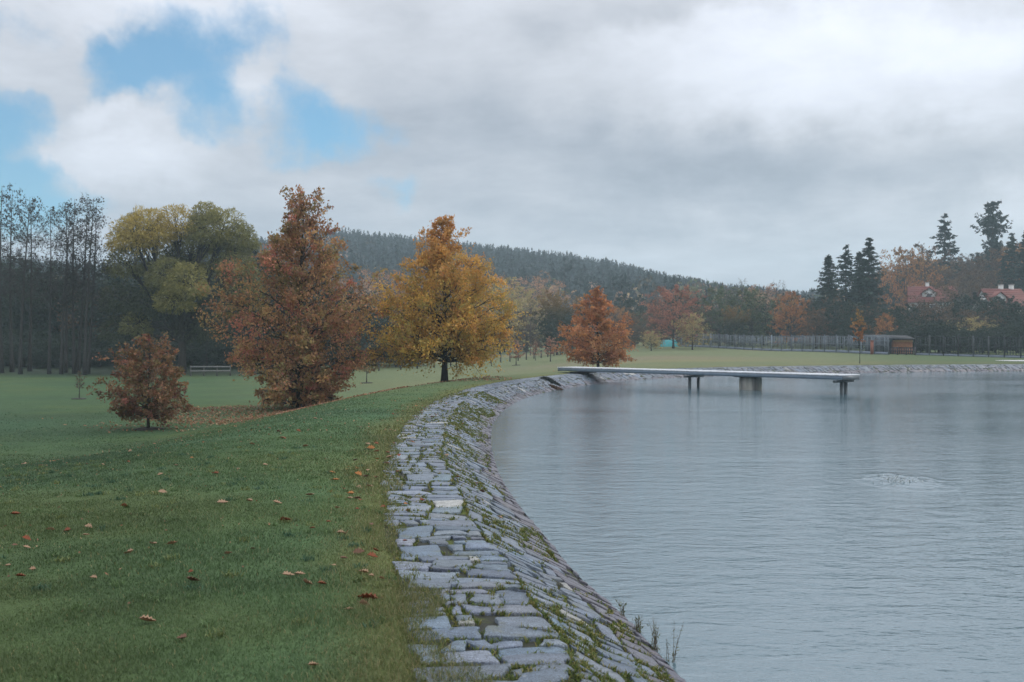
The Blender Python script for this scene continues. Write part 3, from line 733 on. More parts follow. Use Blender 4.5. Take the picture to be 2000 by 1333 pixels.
# prototypes for the trees across the valley ----------------------------
RND = [(0, .12), (.1, .26), (.3, .37), (.55, .41), (.75, .38), (.88, .30), (.96, .18), (1, .10)]
WIDE = [(0, .14), (.1, .3), (.3, .44), (.55, .49), (.75, .46), (.88, .37), (.96, .22), (1, .1)]
def far_tree(name, seed, pal_, prof_=RND, bole=.12, dens=9, ls=.36, spread=.3, topc=None, uneven=.2, h=12):
    return deciduous(name, seed, h, prof_, .2, bole, 34, 6, 3, dens, ls, pal_, .03, spread, (.06, .055, .05), topc=topc, uneven=uneven, leader=.86, dome=True)
P_RED = [(3, .36, .15, .10), (2, .28, .12, .085), (1, .38, .20, .11)]
P_BRN = [(3, .12, .08, .05), (2, .085, .07, .045), (1, .17, .10, .05)]
P_DKG = [(3, .026, .044, .03), (2, .036, .052, .03), (1, .018, .032, .025)]
P_GRN = [(3, .10, .13, .065), (2, .075, .105, .06), (1, .16, .15, .07)]
P_YEL = [(3, .42, .32, .13), (2, .33, .26, .12), (1, .26, .26, .12)]
P_PNK = [(3, .40, .24, .16), (2, .30, .19, .13), (1, .46, .32, .18)]
P_OR2 = [(3, .40, .17, .06), (2, .32, .13, .055), (1, .27, .18, .07)]
K = {'red': far_tree('broadleaf_tree', 101, P_RED, WIDE, .12, 14, .3, .3, None, .1), 'brown': far_tree('broadleaf_tree', 102, P_BRN, WIDE, .1), 'brown2': far_tree('broadleaf_tree', 112, P_BRN, RND, .05, 7),
     'dark': far_tree('broadleaf_tree', 103, P_DKG, RND, .05, 12), 'dark2': far_tree('broadleaf_tree', 113, P_DKG, WIDE, .04, 12), 'green': far_tree('broadleaf_tree', 104, P_GRN, RND, .06, 10),
     'yellow': far_tree('broadleaf_tree', 105, P_YEL, RND, .1, 7), 'pink': far_tree('birch_tree', 106, P_PNK, RND, .15, 7, .3), 'orange': far_tree('broadleaf_tree', 107, P_OR2, RND, .08, 9),
     'top': far_tree('broadleaf_tree', 108, P_DKG, RND, .05, 12, topc=(.38, .22, .07)), 'gold': far_tree('broadleaf_tree', 109, P_OR2, WIDE, .12, 9, topc=(.34, .2, .07)),
     'bare': bare_tree('bare_tree', 110, 12, .02, .2, .25, 40, 200, (.11, .095, .09)),
     'spruce': conifer('spruce_tree', 120, 16, 3.2, 30, 10, .04, .05), 'spruce2': conifer('spruce_tree', 121, 16, 2.6, 28, 9, .06, .2),
     'sparse': conifer('spruce_tree', 122, 17, 2.9, 22, 8, .10, .3, (.022, .045, .036), .7, .40), 'pine': conifer('pine_tree', 123, 17, 2.6, 22, 8, .30, .42, (.022, .045, .036), .8, .42, .01, True)}
usedk = set()
def grow(kind, px, Y, ytop, wid=1.0, label=None, cat='tree', group=None):
    src = K[kind]
    if kind in usedk: t = copy_tree(src)
    else: t = src; usedk.add(kind)
    put(t, px, Y, ytop, wid, rz=random.Random(int(px*7+Y)).uniform(0, 6.28))
    return tag(t, label, cat, group)
G1 = 'autumn trees along the foot of the far hill'
for a in [('pink', 690, 165, 545, 1.0, 'pinkish thinning tree beyond the gap between the rust oak and golden tree'), ('pink', 742, 172, 528, 1.0, 'pale russet tree at the hill foot left of the golden tree'),
          ('pink', 792, 160, 560, 1.0, 'pale russet tree half hidden by the left flank of the golden tree'), ('yellow', 975, 155, 545, 1.1, 'hazy straw-yellow tree directly right of the golden tree'),
          ('yellow', 1030, 168, 562, 1.0, 'paler yellow tree behind the dark rounded tree'), ('bare', 1036, 140, 590, .9, 'thin bare tree left of the dark rounded tree'),
          ('top', 1088, 135, 572, .95, 'dark rounded tree with orange-tinged top left of the bright orange tree'), ('pink', 1068, 200, 545, 1, 'pinkish tree above the dark rounded tree on the hill foot'),
          ('red', 1315, 138, 560, 1.05, 'dull red broad-crowned tree behind the turquoise cover'), ('yellow', 1352, 132, 612, 1.1, 'small yellow-brown tree below the dull red one'),
          ('green', 1405, 150, 560, .9, 'grey-green tree right of the dull red one'), ('green', 1468, 148, 565, 1.1, 'fuller olive-green tree over the middle of the grey fence'),
          ('bare', 1448, 165, 548, 1.0, 'wispy bare tree rising between two olive-green trees'), ('pink', 1492, 158, 556, .9, 'pinkish-brown tree behind the fuller olive-green one'),
          ('bare', 1520, 160, 552, 1.1, 'wispy bare tree left of the coral-orange tree'), ('orange', 1545, 140, 570, .85, 'coral-orange tree above the grey fence'),
          ('brown', 1588, 142, 618, 1, 'low brown tree between coral-orange tree and tall spruces'), ('yellow', 1272, 128, 646, 1.5, 'low yellowish bush right of the bright orange tree'),
          ('brown2', 1225, 150, 610, 1.2, 'dim brown tree behind the right side of the bright orange tree'), ('dark', 1150, 160, 600, 1.3, 'dark green tree behind the bright orange tree'),
          ('gold', 1768, 188, 487, .7, 'tall golden-orange tree between spruces and left red-roofed house'), ('brown', 1797, 204, 482, .7, 'brown-crowned tree just behind the tall golden-orange one'),
          ('gold', 2002, 192, 482, .7, 'golden-orange tree at the right edge above the red-roofed house'), ('orange', 1728, 122, 612, .7, 'small orange tree behind the dark shed'),
          ('brown', 1868, 192, 520, 1.1, 'brown bushy tree on the slope right of the tall narrow spruce'), ('brown2', 1905, 195, 512, 1, 'brown tree below the ragged pine'),
          ('brown', 1915, 190, 530, .9, 'russet-brown tree between the two red-roofed houses'), ('brown2', 1822, 206, 515, 1, 'dull brown tree left of the tall narrow spruce'),
          ('bare', 1890, 190, 500, 1.1, 'bare twiggy tree between the tall spruce and ragged pine'), ('green', 1835, 128, 632, 1.4, 'green bush just beyond the dark garden fence'),
          ('yellow', 1905, 122, 620, 1.2, 'yellowing low tree beyond the dark garden fence')]:
    grow(a[0], a[1], a[2], a[3], a[4], a[5], group=G1)
for a in [('pink', 1010, 190, 540, 1.2, 'tall hazy pinkish tree highest behind the straw-yellow one'), ('yellow', 945, 175, 560, 1.2, 'straw-yellow tree half hidden by the right flank of the golden tree'),
          ('pink', 655, 180, 552, 1.1, 'pinkish tree half hidden by the right side of the rust-brown oak'),
          ('gold', 1205, 170, 600, .9, 'faded gold tree behind the right flank of the bright orange tree'), ('top', 1435, 140, 600, .9, 'dark round tree with rusty top left of the fuller olive-green one')]:
    grow(a[0], a[1], a[2], a[3], a[4], a[5], group=G1)
for a in [('brown', 1858, 168, 548, 1.0, 'russet-brown tree covering the right half of the left red-roofed house'), ('brown2', 1795, 160, 588, .9, 'dim brown tree under the left eave of the left red-roofed house'),
          ('dark2', 1948, 160, 590, .8, 'broad dark tree left of the right red-roofed house'), ('brown', 1905, 182, 535, .9, 'tall dull-brown tree between the roofs of the two houses')]:
    grow(a[0], a[1], a[2], a[3], a[4], a[5], group=G1)
G2 = 'conifers on the right-hand slope'
for a in [('spruce', 1618, 152, 498, 1.35, 'spruce at the outer left end of the conifer group'), ('sparse', 1652, 156, 478, 1.3, 'thin-topped spruce between the two fuller ones'),
          ('spruce2', 1697, 150, 464, 1.6, 'tallest full spruce left of the golden-orange tree'), ('spruce', 1678, 158, 492, 1.3, 'darker spruce tucked behind the tallest full one'),
          ('sparse', 1845, 205, 417, 1.15, 'tall narrow spruce standing above the red-roofed house'), ('pine', 1940, 212, 393, .9, 'ragged tall pine, highest tree on the right skyline'),
          ('spruce2', 1976, 190, 455, 1.4, 'dark spruce right of the ragged pine'), ('spruce', 2006, 182, 448, 1.3, 'dark spruce cut by the right frame edge'),
          ('spruce2', 1960, 185, 500, 1.3, 'shorter dark spruce below the ragged pine')]:
    grow(a[0], a[1], a[2], a[3], a[4], a[5], group=G2)
rw = random.Random(99)
KD = {'brown': 'brown bushy tree', 'brown2': 'slim brownish tree', 'dark': 'dark green round tree', 'dark2': 'broad dark green tree', 'spruce': 'dark spruce', 'spruce2': 'narrow dark spruce', 'pink': 'pinkish-grey tree', 'green': 'grey-green tree', 'yellow': 'straw-yellow tree'}
def near(px, table):
    for lim, txt in table:
        if px < lim: return txt
    return table[-1][1]
# slope bushes that fill the right hillside, too alike to tell apart
for i in range(34):
    px = 1595+i*12.6+rw.uniform(-8, 8); Y = rw.choice([128, 136, 145, 158]); base = 642-(px-1595)*.03
    yt = base-rw.uniform(0, 55)-(Y-128)*.8
    if 1765 < px < 1880 or px > 1915: yt = max(yt, 582+rw.uniform(0, 16))
    kd = rw.choice(['brown', 'brown2', 'dark', 'dark2', 'dark', 'brown2'])
    grow(kd, px, Y, yt, rw.uniform(1.1, 1.5), KD[kd]+' low on the right slope, '+near(px, [(1650, 'under the outer spruce'), (1720, 'under the tallest full spruce'), (1790, 'above the orange shed'), (1870, 'below the left red-roofed house'), (1930, 'between the two red-roofed houses'), (9999, 'below the right red-roofed house')]), group='bushy trees on the lower right slope')
for i in range(40):
    px = 1690+i*9+rw.uniform(-8, 8); Y = rw.uniform(206, 255)
    yt = 550-(px-1690)*.17-rw.uniform(0, 22)
    kd = rw.choice(['brown', 'brown2', 'dark', 'dark2', 'spruce2', 'spruce'])
    grow(kd, px, Y, yt, rw.uniform(.9, 1.3), KD[kd]+' high on the slope '+near(px, [(1760, 'right of the tallest full spruce'), (1820, 'behind the tall golden-orange tree'), (1880, 'around the tall narrow spruce'), (1950, 'around the foot of the ragged pine'), (9999, 'right of the ragged pine')]), group='trees on the slope behind the houses')
# trees behind the grey fence and the centre
for i in range(22):
    px = 1210+i*18+rw.uniform(-7, 7); Y = rw.uniform(150, 185)
    kd = rw.choice(['dark', 'green', 'brown2', 'dark2'])
    grow(kd, px, Y, rw.uniform(575, 622), rw.uniform(1.0, 1.4), KD[kd]+' in the low belt '+near(px, [(1300, 'left of the dull red tree'), (1380, 'behind the dull red tree'), (1450, 'behind the left part of the grey fence'), (1530, 'behind the middle of the grey fence'), (9999, 'beside the coral-orange tree')]), group='low belt of trees behind the grey fence')
for i in range(16):
    px = 905+i*21+rw.uniform(-7, 7); Y = rw.uniform(150, 190)
    kd = rw.choice(['dark', 'green', 'brown2', 'dark2', 'yellow'])
    grow(kd, px, Y, rw.uniform(600, 640), rw.uniform(1.1, 1.5), KD[kd]+' behind the post-and-wire fence, '+near(px, [(985, 'near the golden tree'), (1060, 'left of the dark rounded tree'), (1130, 'beside the dark rounded tree'), (9999, 'behind the bright orange tree')]), group='belt of trees behind the post-and-wire fence')
for i in range(14):
    px = 1745+i*22; Y = rw.uniform(109, 114)
    kd = rw.choice(['dark', 'dark2']); grow(kd, px, Y, rw.uniform(628, 650), 1.9, 'low dark shrub just beyond the dark garden fence, '+near(px, [(1850, 'right of the orange shed'), (1930, 'in the middle of the fence'), (9999, 'toward the right frame edge')]), 'shrub', 'shrubs beyond the dark garden fence')
# the dark wood on the left
for i in range(64):
    px = -60+i*13.5+rw.uniform(-10, 10); Y = rw.choice([112, 120, 132, 145])
    lim = np.interp(px, [-60, 120, 190, 230, 480, 560, 700, 800], [480, 515, 525, 500, 470, 500, 560, 610])
    kd = rw.choice(['dark', 'dark2', 'dark', 'dark2', 'spruce', 'spruce2', 'brown2'])
    grow(kd, px, Y, lim+rw.uniform(0, 60)+(145-Y)*.6, rw.uniform(1.0, 1.35), KD[kd]+' deep in the left wood, '+near(px, [(80, 'behind the leftmost alders'), (200, 'behind the row of bare alders'), (330, 'behind the left half of the willow'), (480, 'behind the right half of the willow'), (640, 'behind the tall rust-brown oak'), (9999, 'between the rust-brown oak and golden tree')]), group='trees of the dark wood')
for i in range(30):
    px = -70+i*30+rw.uniform(-8, 8); Y = rw.choice([100, 104, 108])
    grow(rw.choice(['dark', 'dark2', 'dark2']), px, Y, rw.uniform(640, 668), 1.9, 'low dark shrub at the foot of the left wood, '+near(px, [(80, 'behind the leftmost alders'), (200, 'behind the row of bare alders'), (330, 'left of the willow trunk'), (480, 'right of the willow trunk'), (640, 'behind the tall rust-brown oak'), (9999, 'behind the golden tree')]), 'shrub', 'shrubs at the foot of the dark wood')
for k_, src in K.items():
    if k_ not in usedk: raise RuntimeError(k_)

# ------------------------------------------------------------------ hill forest (one far mass)
r = rs(77); n_ = 9000
Yh = np.sqrt(r.uniform(235**2, 650**2, n_)); th = r.uniform(-.60, .42, n_); Xh = th*Yh
zh = height(Xh, Yh); keep = (zh > 3.5); Xh, Yh, zh = Xh[keep], Yh[keep], zh[keep]; n_ = len(Xh)
fol = Geo(); nb_ = 46
hh_ = r.uniform(9, 16, n_)*(1+.25*(r.rand(n_) < .06))
pxh = 1000+F*Xh/Yh; RL = np.interp(pxh, RPX, RY)-14*r.rand(n_)-np.interp(pxh, [1560, 1700, 1800], [0, 40, 100])
lim_ = (HZ-RL)/F*Yh+CAMZ-zh; ok_ = lim_ > 6.5; hh_ = np.minimum(hh_, lim_)[ok_]; Xh, Yh, zh = Xh[ok_], Yh[ok_], zh[ok_]; n_ = len(Xh)
kind_ = vnoise(Xh, Yh, 81, 2, .02)+r.normal(0, .35, n_)-sm(Yh, 260, 420)*1.3
decd = kind_ > .15
t_ = r.rand(n_, nb_)**.8; az_ = r.uniform(0, 6.283, (n_, nb_))
rad_c = (1-t_)*.17*hh_[:, None]+.15; rad_d = .26*hh_[:, None]*np.sqrt(np.clip(1-((t_-.5)*2)**2, .05, 1))
rd_ = np.where(decd[:, None], rad_d, rad_c)*np.sqrt(r.uniform(.3, 1, (n_, nb_)))
zc = np.where(decd[:, None], .25+.75*t_, .22+.80*t_)*hh_[:, None]
cen = np.stack([Xh[:, None]+np.cos(az_)*rd_, Yh[:, None]+np.sin(az_)*rd_, zh[:, None]+zc], -1).reshape(-1, 3)
ax = np.stack([np.cos(az_), np.sin(az_), np.full(az_.shape, -.6)], -1).reshape(-1, 3)
cc = np.where(decd[:, None], palette(P_BRN+P_PNK+P_GRN, n_, r, .15), np.array([[.024, .040, .037]])*r.uniform(.7, 1.3, (n_, 1)))
sz = np.repeat(hh_*.075, nb_)*r.uniform(.6, 1.3, n_*nb_)*np.where(t_.ravel() > .85, .6, 1)
fol.leaves(cen, sz*1.8, sz*.9, np.repeat(cc, nb_, axis=0)*r.uniform(.7, 1.3, (n_*nb_, 1)), r, .1, ax)
# tops and stems
k_ = np.where(~decd)[0]
tipc = np.stack([Xh[k_], Yh[k_], zh[k_]+hh_[k_]*1.0], -1); fol.leaves(tipc, hh_[k_]*.16, hh_[k_]*.05, cc[k_], r, 0, np.tile([0, 0, 3.0], (len(k_), 1)))
st = Geo()
for (a, b_) in ((1, 0), (0, 1)):
    w2 = .13; V = np.stack([np.stack([Xh-a*w2, Yh-b_*w2, zh-.5], -1), np.stack([Xh+a*w2, Yh+b_*w2, zh-.5], -1), np.stack([Xh+a*w2*.3, Yh+b_*w2*.3, zh+hh_*.9], -1), np.stack([Xh-a*w2*.3, Yh-b_*w2*.3, zh+hh_*.9], -1)], 1).reshape(-1, 3)
    fol.add(V, np.arange(n_*4).reshape(-1, 4), (.13, .11, .10))
tag(fol.build('hill_forest', M['needle']), 'hazy conifer forest covering the far hill', 'forest', kind='stuff')

# ------------------------------------------------------------------ saplings
def sapling(seed, h, pal_, cw=.28, bole=.3, ls=.1, dens=7, n1=18):
    return deciduous('sapling', seed, h, [(0, .05), (bole, cw*.5), (.5, cw), (.75, cw*.8), (1, .04)], h*.013+.008, bole, n1, 4, 2, dens, ls, pal_, 0, .25, (.05, .045, .04), uneven=.25)
sp1 = sapling(201, 1.7, P_BRN, .2, .4, .07, 4); tag(put(sp1, 155, 51, 722), 'tiny brown sapling in a dark soil ring before the alders', 'sapling', 'young trees planted on the grass')
soil_ring(155, 51, .38, 'bare dark soil ring round the tiny brown sapling')
sp2 = sapling(202, 2.2, P_BRN+P_YEL, .42, .35, .1, 7); tag(put(sp2, 716, 70, 683), 'low spreading sapling right of the tall rust-brown oak', 'sapling', 'young trees planted on the grass')
soil_ring(716, 70, .42, 'bare soil ring round the low spreading sapling')
sp3 = sapling(203, 3.0, P_RED+P_PNK, .24, .3, .14, 8, 20); tag(put(sp3, 1008, 108, 664, 1.2), 'pink-red sapling right of the golden tree, before the wire fence', 'sapling', 'young trees planted on the grass')
soil_ring(1008, 108, .5, 'bare soil ring round the pink-red sapling')
for px, Y, yt, w_, lab in [(1046, 118, 666, 1.0, 'pale thin sapling behind the wire fence, left of the orange-red one'), (1075, 112, 657, 1.4, 'orange-red sapling left of the bright orange tree'),
                           (960, 108, 676, 1.0, 'small sapling touching the right edge of the golden tree crown'), (1108, 114, 668, 1.1, 'sapling peeping left of the bright orange tree crown')]:
    tag(put(copy_tree(sp3), px, Y, yt, w_, rz=px), lab, 'sapling', 'young trees planted on the grass')
sp4 = deciduous('sapling', 210, 5.4, [(0, .02), (.38, .05), (.55, .12), (.75, .17), (.9, .10), (1, .03)], .035, .42, 20, 4, 3, 6, .16, P_OR2, 0, .2, (.03, .03, .03), topc=(.34, .24, .07))
tag(put(sp4, 1679, 75, 603, .9), 'slim orange-yellow sapling on the far bank beyond the jetty end', 'sapling', 'young trees planted on the grass')

# ------------------------------------------------------------------ jetty
A0 = np.array([2.45, 53.6]); A1 = np.array([13.6, 41.0]); dj = (A1-A0)/np.linalg.norm(A1-A0); LJ = np.linalg.norm(A1-A0); nj = np.array([-dj[1], dj[0]])
if nj[1] < 0: nj = -nj
ZD = .80
jet = empty('jetty', (A0[0], A0[1], ZD), math.atan2(dj[1], dj[0])); tag(jet, 'long grey jetty reaching out over the pond on thin legs and a concrete pier', 'jetty')
WJ = 1.4
g = Geo(); npk = int(LJ/.145); rp = random.Random(5)
for i in range(npk):
    x0 = i*LJ/npk; c_ = rp.uniform(.85, 1.12); g.box(x0+.003, x0+LJ/npk-.003, -.02, WJ+.02, -.045+rp.uniform(-.002, .002), rp.uniform(-.003, .002), np.array([.56, .58, .60])*c_)
g.build('deck', M['wood'], jet)
for nm, y_ in (('side_beam', .03), ('side_beam', WJ-.03)):
    g = Geo(); g.box(.02, LJ-.02, y_-.035, y_+.035, -.20, -.047, (.15, .20, .25)); g.build(nm, M['metal'], jet)
for x_ in (0, LJ-.04): g = Geo(); g.box(x_, x_+.04, .07, WJ-.07, -.22, -.05, (.12, .14, .15)); g.build('end_beam', M['metal'], jet)
def along(px, Y_off=.7):
    t = np.linspace(0, LJ, 400); p = A0+dj*t[:, None]+nj*Y_off; return float(t[np.argmin(abs(1000+F*p[:, 0]/p[:, 1]-px))])
def legs(x, z_bot, spr=.55, wl=.13, wid=.5, col=(.075, .09, .095)):
    g = Geo(); g.box(x-.09, x+.09, .02, WJ-.02, -.33, -.237, col); g.build('cross_beam', M['metal'], jet)
    for s_ in (-1, 1):
        g = Geo(); g.tube([(x, WJ/2+s_*spr, z_bot), (x, WJ/2+s_*spr, -.30)], wl/2, 10, col); g.build('leg', M['metal'], jet)
legs(along(1355), -2.0, .33, .15)
legs(along(1648), -2.0, .16, .15)
g = Geo(); g.box(.75, 1.75, .2, WJ-.2, -.30, -.237, (.09, .10, .10)); g.build('cross_beam', M['metal'], jet)
for x_, in ((.95,), (1.6,)):
    g = Geo(); g.tube([(x_, WJ/2, -.75), (x_, WJ/2, -.29)], [.10, .07], 8, (.08, .09, .09)); g.build('leg', M['metal'], jet)
# concrete pier: ribbed, stained cylinder
tp_ = (at(1465, 44)-A0[0], 44-A0[1]); xp = along(1465)
g = Geo(); k = 48; a = np.arange(k)*6.283/k; rb = .50*(1+.018*np.sign(np.sin(a*12)))
V = []; cols = []
for z_, q in ((-2.2, 1.0), (-.86, 1.0), (-.34, 1.0), (-.31, .97), (-.235, .97)):
    V.append(np.stack([xp+np.cos(a)*rb*q, WJ/2+np.sin(a)*rb*q, np.full(k, z_)], -1))
    cols.append(np.array([.36, .35, .31])*(1+.25*np.sin(a*5+1)[:, None]*np.array([[1, 1, .9]])-.25*(np.sin(a*9) > .5)[:, None]))
i = np.arange(k); i2 = (i+1) % k
fc = np.concatenate([np.stack([q*k+i, q*k+i2, (q+1)*k+i2, (q+1)*k+i], -1) for q in range(4)])
g.add(np.concatenate(V), fc, np.clip(np.concatenate(cols), .05, 1)); g.f.append(np.array([[4*k+q for q in range(k)]]))
g.build('pier', M['concrete'], jet)
g = Geo(); g.box(xp-.5, xp+.5, .1, WJ-.1, -.2365, -.2, (.08, .085, .085)); g.build('cap_plate', M['metal'], jet)

# heaps of pulled weed on the bank beside the jetty
def heap(px, Y, rad_, hh, c_, name, label, seed):
    r = rs(seed); x = at(px, Y); g = Geo(); n_ = 700
    a = r.uniform(0, 6.283, n_); q = np.sqrt(r.rand(n_)); X_ = x+np.cos(a)*q*rad_*1.6; Y_ = Y+np.sin(a)*q*rad_
    dd = dist_shore(X_, Y_); zb = np.where(dd < 1.85, prof(dd), height(X_, Y_, dd)); z = zb+hh*(1-q**2)*r.rand(n_)
    g.leaves(np.stack([X_, Y_, z], -1), r.uniform(.08, .2, n_), r.uniform(.03, .06, n_), np.array(c_)*r.uniform(.6, 1.4, (n_, 1)), r, .4)
    tag(g.build(name, M['leaf']), label, 'heap', 'heaps lying on the stone bank')
heap(1075, 46.3, .3, .13, (.035, .045, .04), 'weed_heap', 'dark heap of pulled weed lying on the stone bank by the jetty', 5)
heap(1092, 45.0, .3, .11, (.11, .07, .045), 'leaf_heap', 'brown heap of wet leaves low on the bank by the jetty', 6)

# ------------------------------------------------------------------ garden fence on the far side
def picket_fence(name, P0, P1, hgt, step, postn, label, col, cat='fence', gaps=0.0, plinth=.28, seed=1, rails=(.12, .5, .95), pw=.07, diag=True):
    P0 = np.array(P0, float); P1 = np.array(P1, float); L = np.linalg.norm(P1-P0); d_ = (P1-P0)/L; root = empty(name, (P0[0], P0[1], hz1(*P0)))
    tag(root, label, cat); r = random.Random(seed)
    def gp(t): p = P0+d_*t; return np.array([p[0]-P0[0], p[1]-P0[1], hz1(*p)-root.location.z])
    n_ = int(L/step); pk = Geo(); ts = np.linspace(0, L, n_+1)
    Zs = height(P0[0]+d_[0]*ts, P0[1]+d_[1]*ts)-root.location.z
    for t, z in zip(ts, Zs):
        if r.random() < gaps: continue
        p = d_*t; h2 = hgt*r.uniform(.93, 1.0); c_ = np.array(col)*r.uniform(.6, 1.5)
        pk.obox((p[0], p[1], z+plinth), (p[0]+r.gauss(0, .02), p[1], z+h2), pw, .02, c_, up=(-d_[1], d_[0], 0))
    pk.build('pickets', M['wood'], root)
    rl = Geo(); q = np.linspace(0, L, postn+1)
    for k in range(postn):
        a, b_ = gp(q[k]), gp(q[k+1])
        for fz in rails: rl.obox(a+np.array([0, 0, hgt*fz]), b_+np.array([0, 0, hgt*fz]), .04, .08, np.array(col)*.8)
        if diag and k % 2 == 0: rl.obox(a+np.array([0, .04, hgt*.15]), b_+np.array([0, .04, hgt*.92]), .04, .08, np.array(col)*.7)
    rl.build('rails', M['wood'], root)
    if plinth > .1:
        pl = Geo()
        for k in range(postn):
            a, b_ = gp(q[k]), gp(q[k+1]); pl.obox(a+np.array([0, 0, plinth*.4]), b_+np.array([0, 0, plinth*.4]), .07, plinth*1.1, (.18, .21, .26))
        pl.build('plinth', M['plain'], root)
    for k in range(postn+1):
        a = gp(q[k]); po = Geo(); po.obox(a+np.array([0, 0, -.2]), a+np.array([0, 0, hgt*1.04]), .11, .11, np.array(col)*(1.6 if r.random() < .25 else .7), up=(0, 1, 0)); po.build('post', M['wood'], root)
    return root
picket_fence('picket_fence', (at(1318, 152), 152), (at(1735, 105), 105), 1.95, .2, 22, 'long weathered grey picket fence beyond the far lawn', (.17, .195, .22), gaps=.08)
picket_fence('picket_fence', (at(1788, 104), 104), (at(2060, 92), 92), 2.0, .28, 9, 'dark slatted garden fence right of the orange shed', (.05, .055, .055), gaps=.15, plinth=.2, seed=4, diag=False)
picket_fence('picket_fence', (at(1736, 105.3), 105.3), (at(1787, 103.5), 103.5), .8, .22, 3, 'low dark fence in front of the orange shed', (.05, .045, .05), gaps=.2, plinth=.1, seed=6, diag=False, pw=.12)

def shed(name, x0, x1, Y, dep, zt, col, roofc, label, open_front=False, band=None):
    z = hz1((x0+x1)/2, Y); root = empty(name, ((x0+x1)/2, Y, z)); tag(root, label, 'shed'); w2 = (x1-x0)/2
    g = Geo(); nb2 = 9
    if not open_front:
        for k in range(nb2): g.box(-w2, w2, -.02+.01*(k % 2), .03, zt*k/nb2+.002, zt*(k+1)/nb2-.004, np.array(col)*(.85+.3*((k*7) % 3)/2))
    else:
        for xx in (-w2, -w2*.35, w2*.3, w2-.1): g.box(xx, xx+.1, 0, .1, -.1, zt, np.array(col)*1.3)
    g.box(-w2, -w2+.06, .04, dep, -.1, zt, col); g.box(w2-.06, w2, .04, dep, -.1, zt, col); g.box(-w2+.07, w2-.07, dep-.06, dep, -.1, zt, np.array(col)*.8)
    g.build('wall', M['wood'], root)
    g = Geo(); g.poly([(-w2-.2, -.3, zt+.02), (w2+.2, -.3, zt+.02), (w2+.2, dep+.2, zt+.42), (-w2-.2, dep+.2, zt+.42), (-w2-.2, -.3, zt+.14), (w2+.2, -.3, zt+.14), (w2+.2, dep+.2, zt+.54), (-w2-.2, dep+.2, zt+.54)],
              [(0,3,2,1),(4,5,6,7),(0,1,5,4),(1,2,6,5),(2,3,7,6),(3,0,4,7)], roofc); g.build('roof', M['plain'], root)
    if band: g = Geo(); g.box(-w2-.01, w2+.01, -.06, -.025, zt-.22, zt-.02, band); g.build('fascia', M['wood'], root)
    return root
shed('garden_shed', at(1745, 108), at(1782, 108), 108, 2.2, 1.5, (.26, .12, .06), (.03, .032, .035), 'orange-brown boarded shed behind the low dark fence', band=(.38, .22, .10))
shed('open_shelter', at(1704, 108), at(1741, 108), 108, 2.2, 1.55, (.04, .04, .045), (.025, .032, .038), 'dark open-fronted shelter left of the orange shed', True, band=(.10, .14, .16))
g = Geo(); x_ = at(1703, 106.5); z_ = hz1(x_, 106.5); g.box(-.14, .14, -.1, .1, 0, 1.45, (.28, .11, .07)); g.box(-.17, .17, -.13, .13, 1.45, 1.55, (.24, .09, .06))
o_ = g.build('brick_post', M['plain']); o_.location = (x_, 106.5, z_-.05); tag(o_, 'reddish upright post left of the dark open shelter', 'post')

# turquoise cover by the red tree
g = Geo(); r = rs(8); n1_, n2_ = 26, 10; xc = at(1307, 150); zc_ = hz1(xc, 150); V = []
for i in range(n1_):
    for j in range(n2_):
        u_ = i/(n1_-1)*2-1; v_ = j/(n2_-1)*2-1; hh = 1.05*(1-abs(v_)**2.2)*(1-abs(u_)**8)+.03*math.sin(i*2.1)*math.cos(j*3)
        V.append((u_*1.35, v_*.75, max(0, hh)+(.04*math.sin(u_*5))))
ii, jj = np.meshgrid(np.arange(n1_-1), np.arange(n2_-1), indexing='ij')
g.add(V, np.stack([ii*n2_+jj, (ii+1)*n2_+jj, (ii+1)*n2_+jj+1, ii*n2_+jj+1], -1).reshape(-1, 4), (.03, .30, .31))
o_ = g.build('tarpaulin', M['metal'], None, True); o_.location = (xc, 150, zc_-.02); tag(o_, 'bright turquoise tarpaulin heap at the left end of the grey fence', 'tarpaulin')

# post-and-wire fence in the meadow
pf = empty('wire_fence', (at(959, 118), 118, hz1(at(959, 118), 118))); tag(pf, 'row of dark posts with thin wires across the meadow behind the golden tree', 'fence')
pts = [(740, 96), (783, 98), (815, 100), (848, 103), (880, 106), (912, 109), (936, 112), (959, 115), (978, 117), (996, 119), (1012, 121), (1028, 123), (1043, 125), (1057, 127), (1070, 129), (1082, 131), (1094, 133), (1106, 135), (1117, 137)]
prev = None; wires = Geo()
for px, Y in pts:
    x = at(px, Y); p = np.array([x, Y, hz1(x, Y)])-np.array(pf.location); g = Geo(); g.tube([p+(0, 0, -.2), p+(0, 0, 1.0)], .075, 7, (.05, .05, .05)); g.build('post', M['wood'], pf)
    if prev is not None:
        for z_ in (.35, .65, .92): wires.tube([prev+(0, 0, z_), p+(0, 0, z_)], .008, 3, (.12, .12, .12), False)
    prev = p
wires.build('wires', M['metal'], pf)
# weathered rail fence under the willow
rf = empty('rail_fence', (at(372, 84), 84, hz1(at(372, 84), 84))); tag(rf, 'low weathered rail fence beyond the grass between willow and oak', 'fence')
L_ = at(448, 84)-at(372, 84)
for z_ in (.45, .8): g = Geo(); g.obox((0, 0, z_), (L_, .2, z_), .05, .11, (.20, .20, .19)); g.build('rail', M['wood'], rf)
for k in range(4): g = Geo(); g.box(k*L_/3-.05, k*L_/3+.05, .04+k*.06, .12+k*.06, -.2, .9, (.10, .10, .09)); g.build('post', M['wood'], rf)

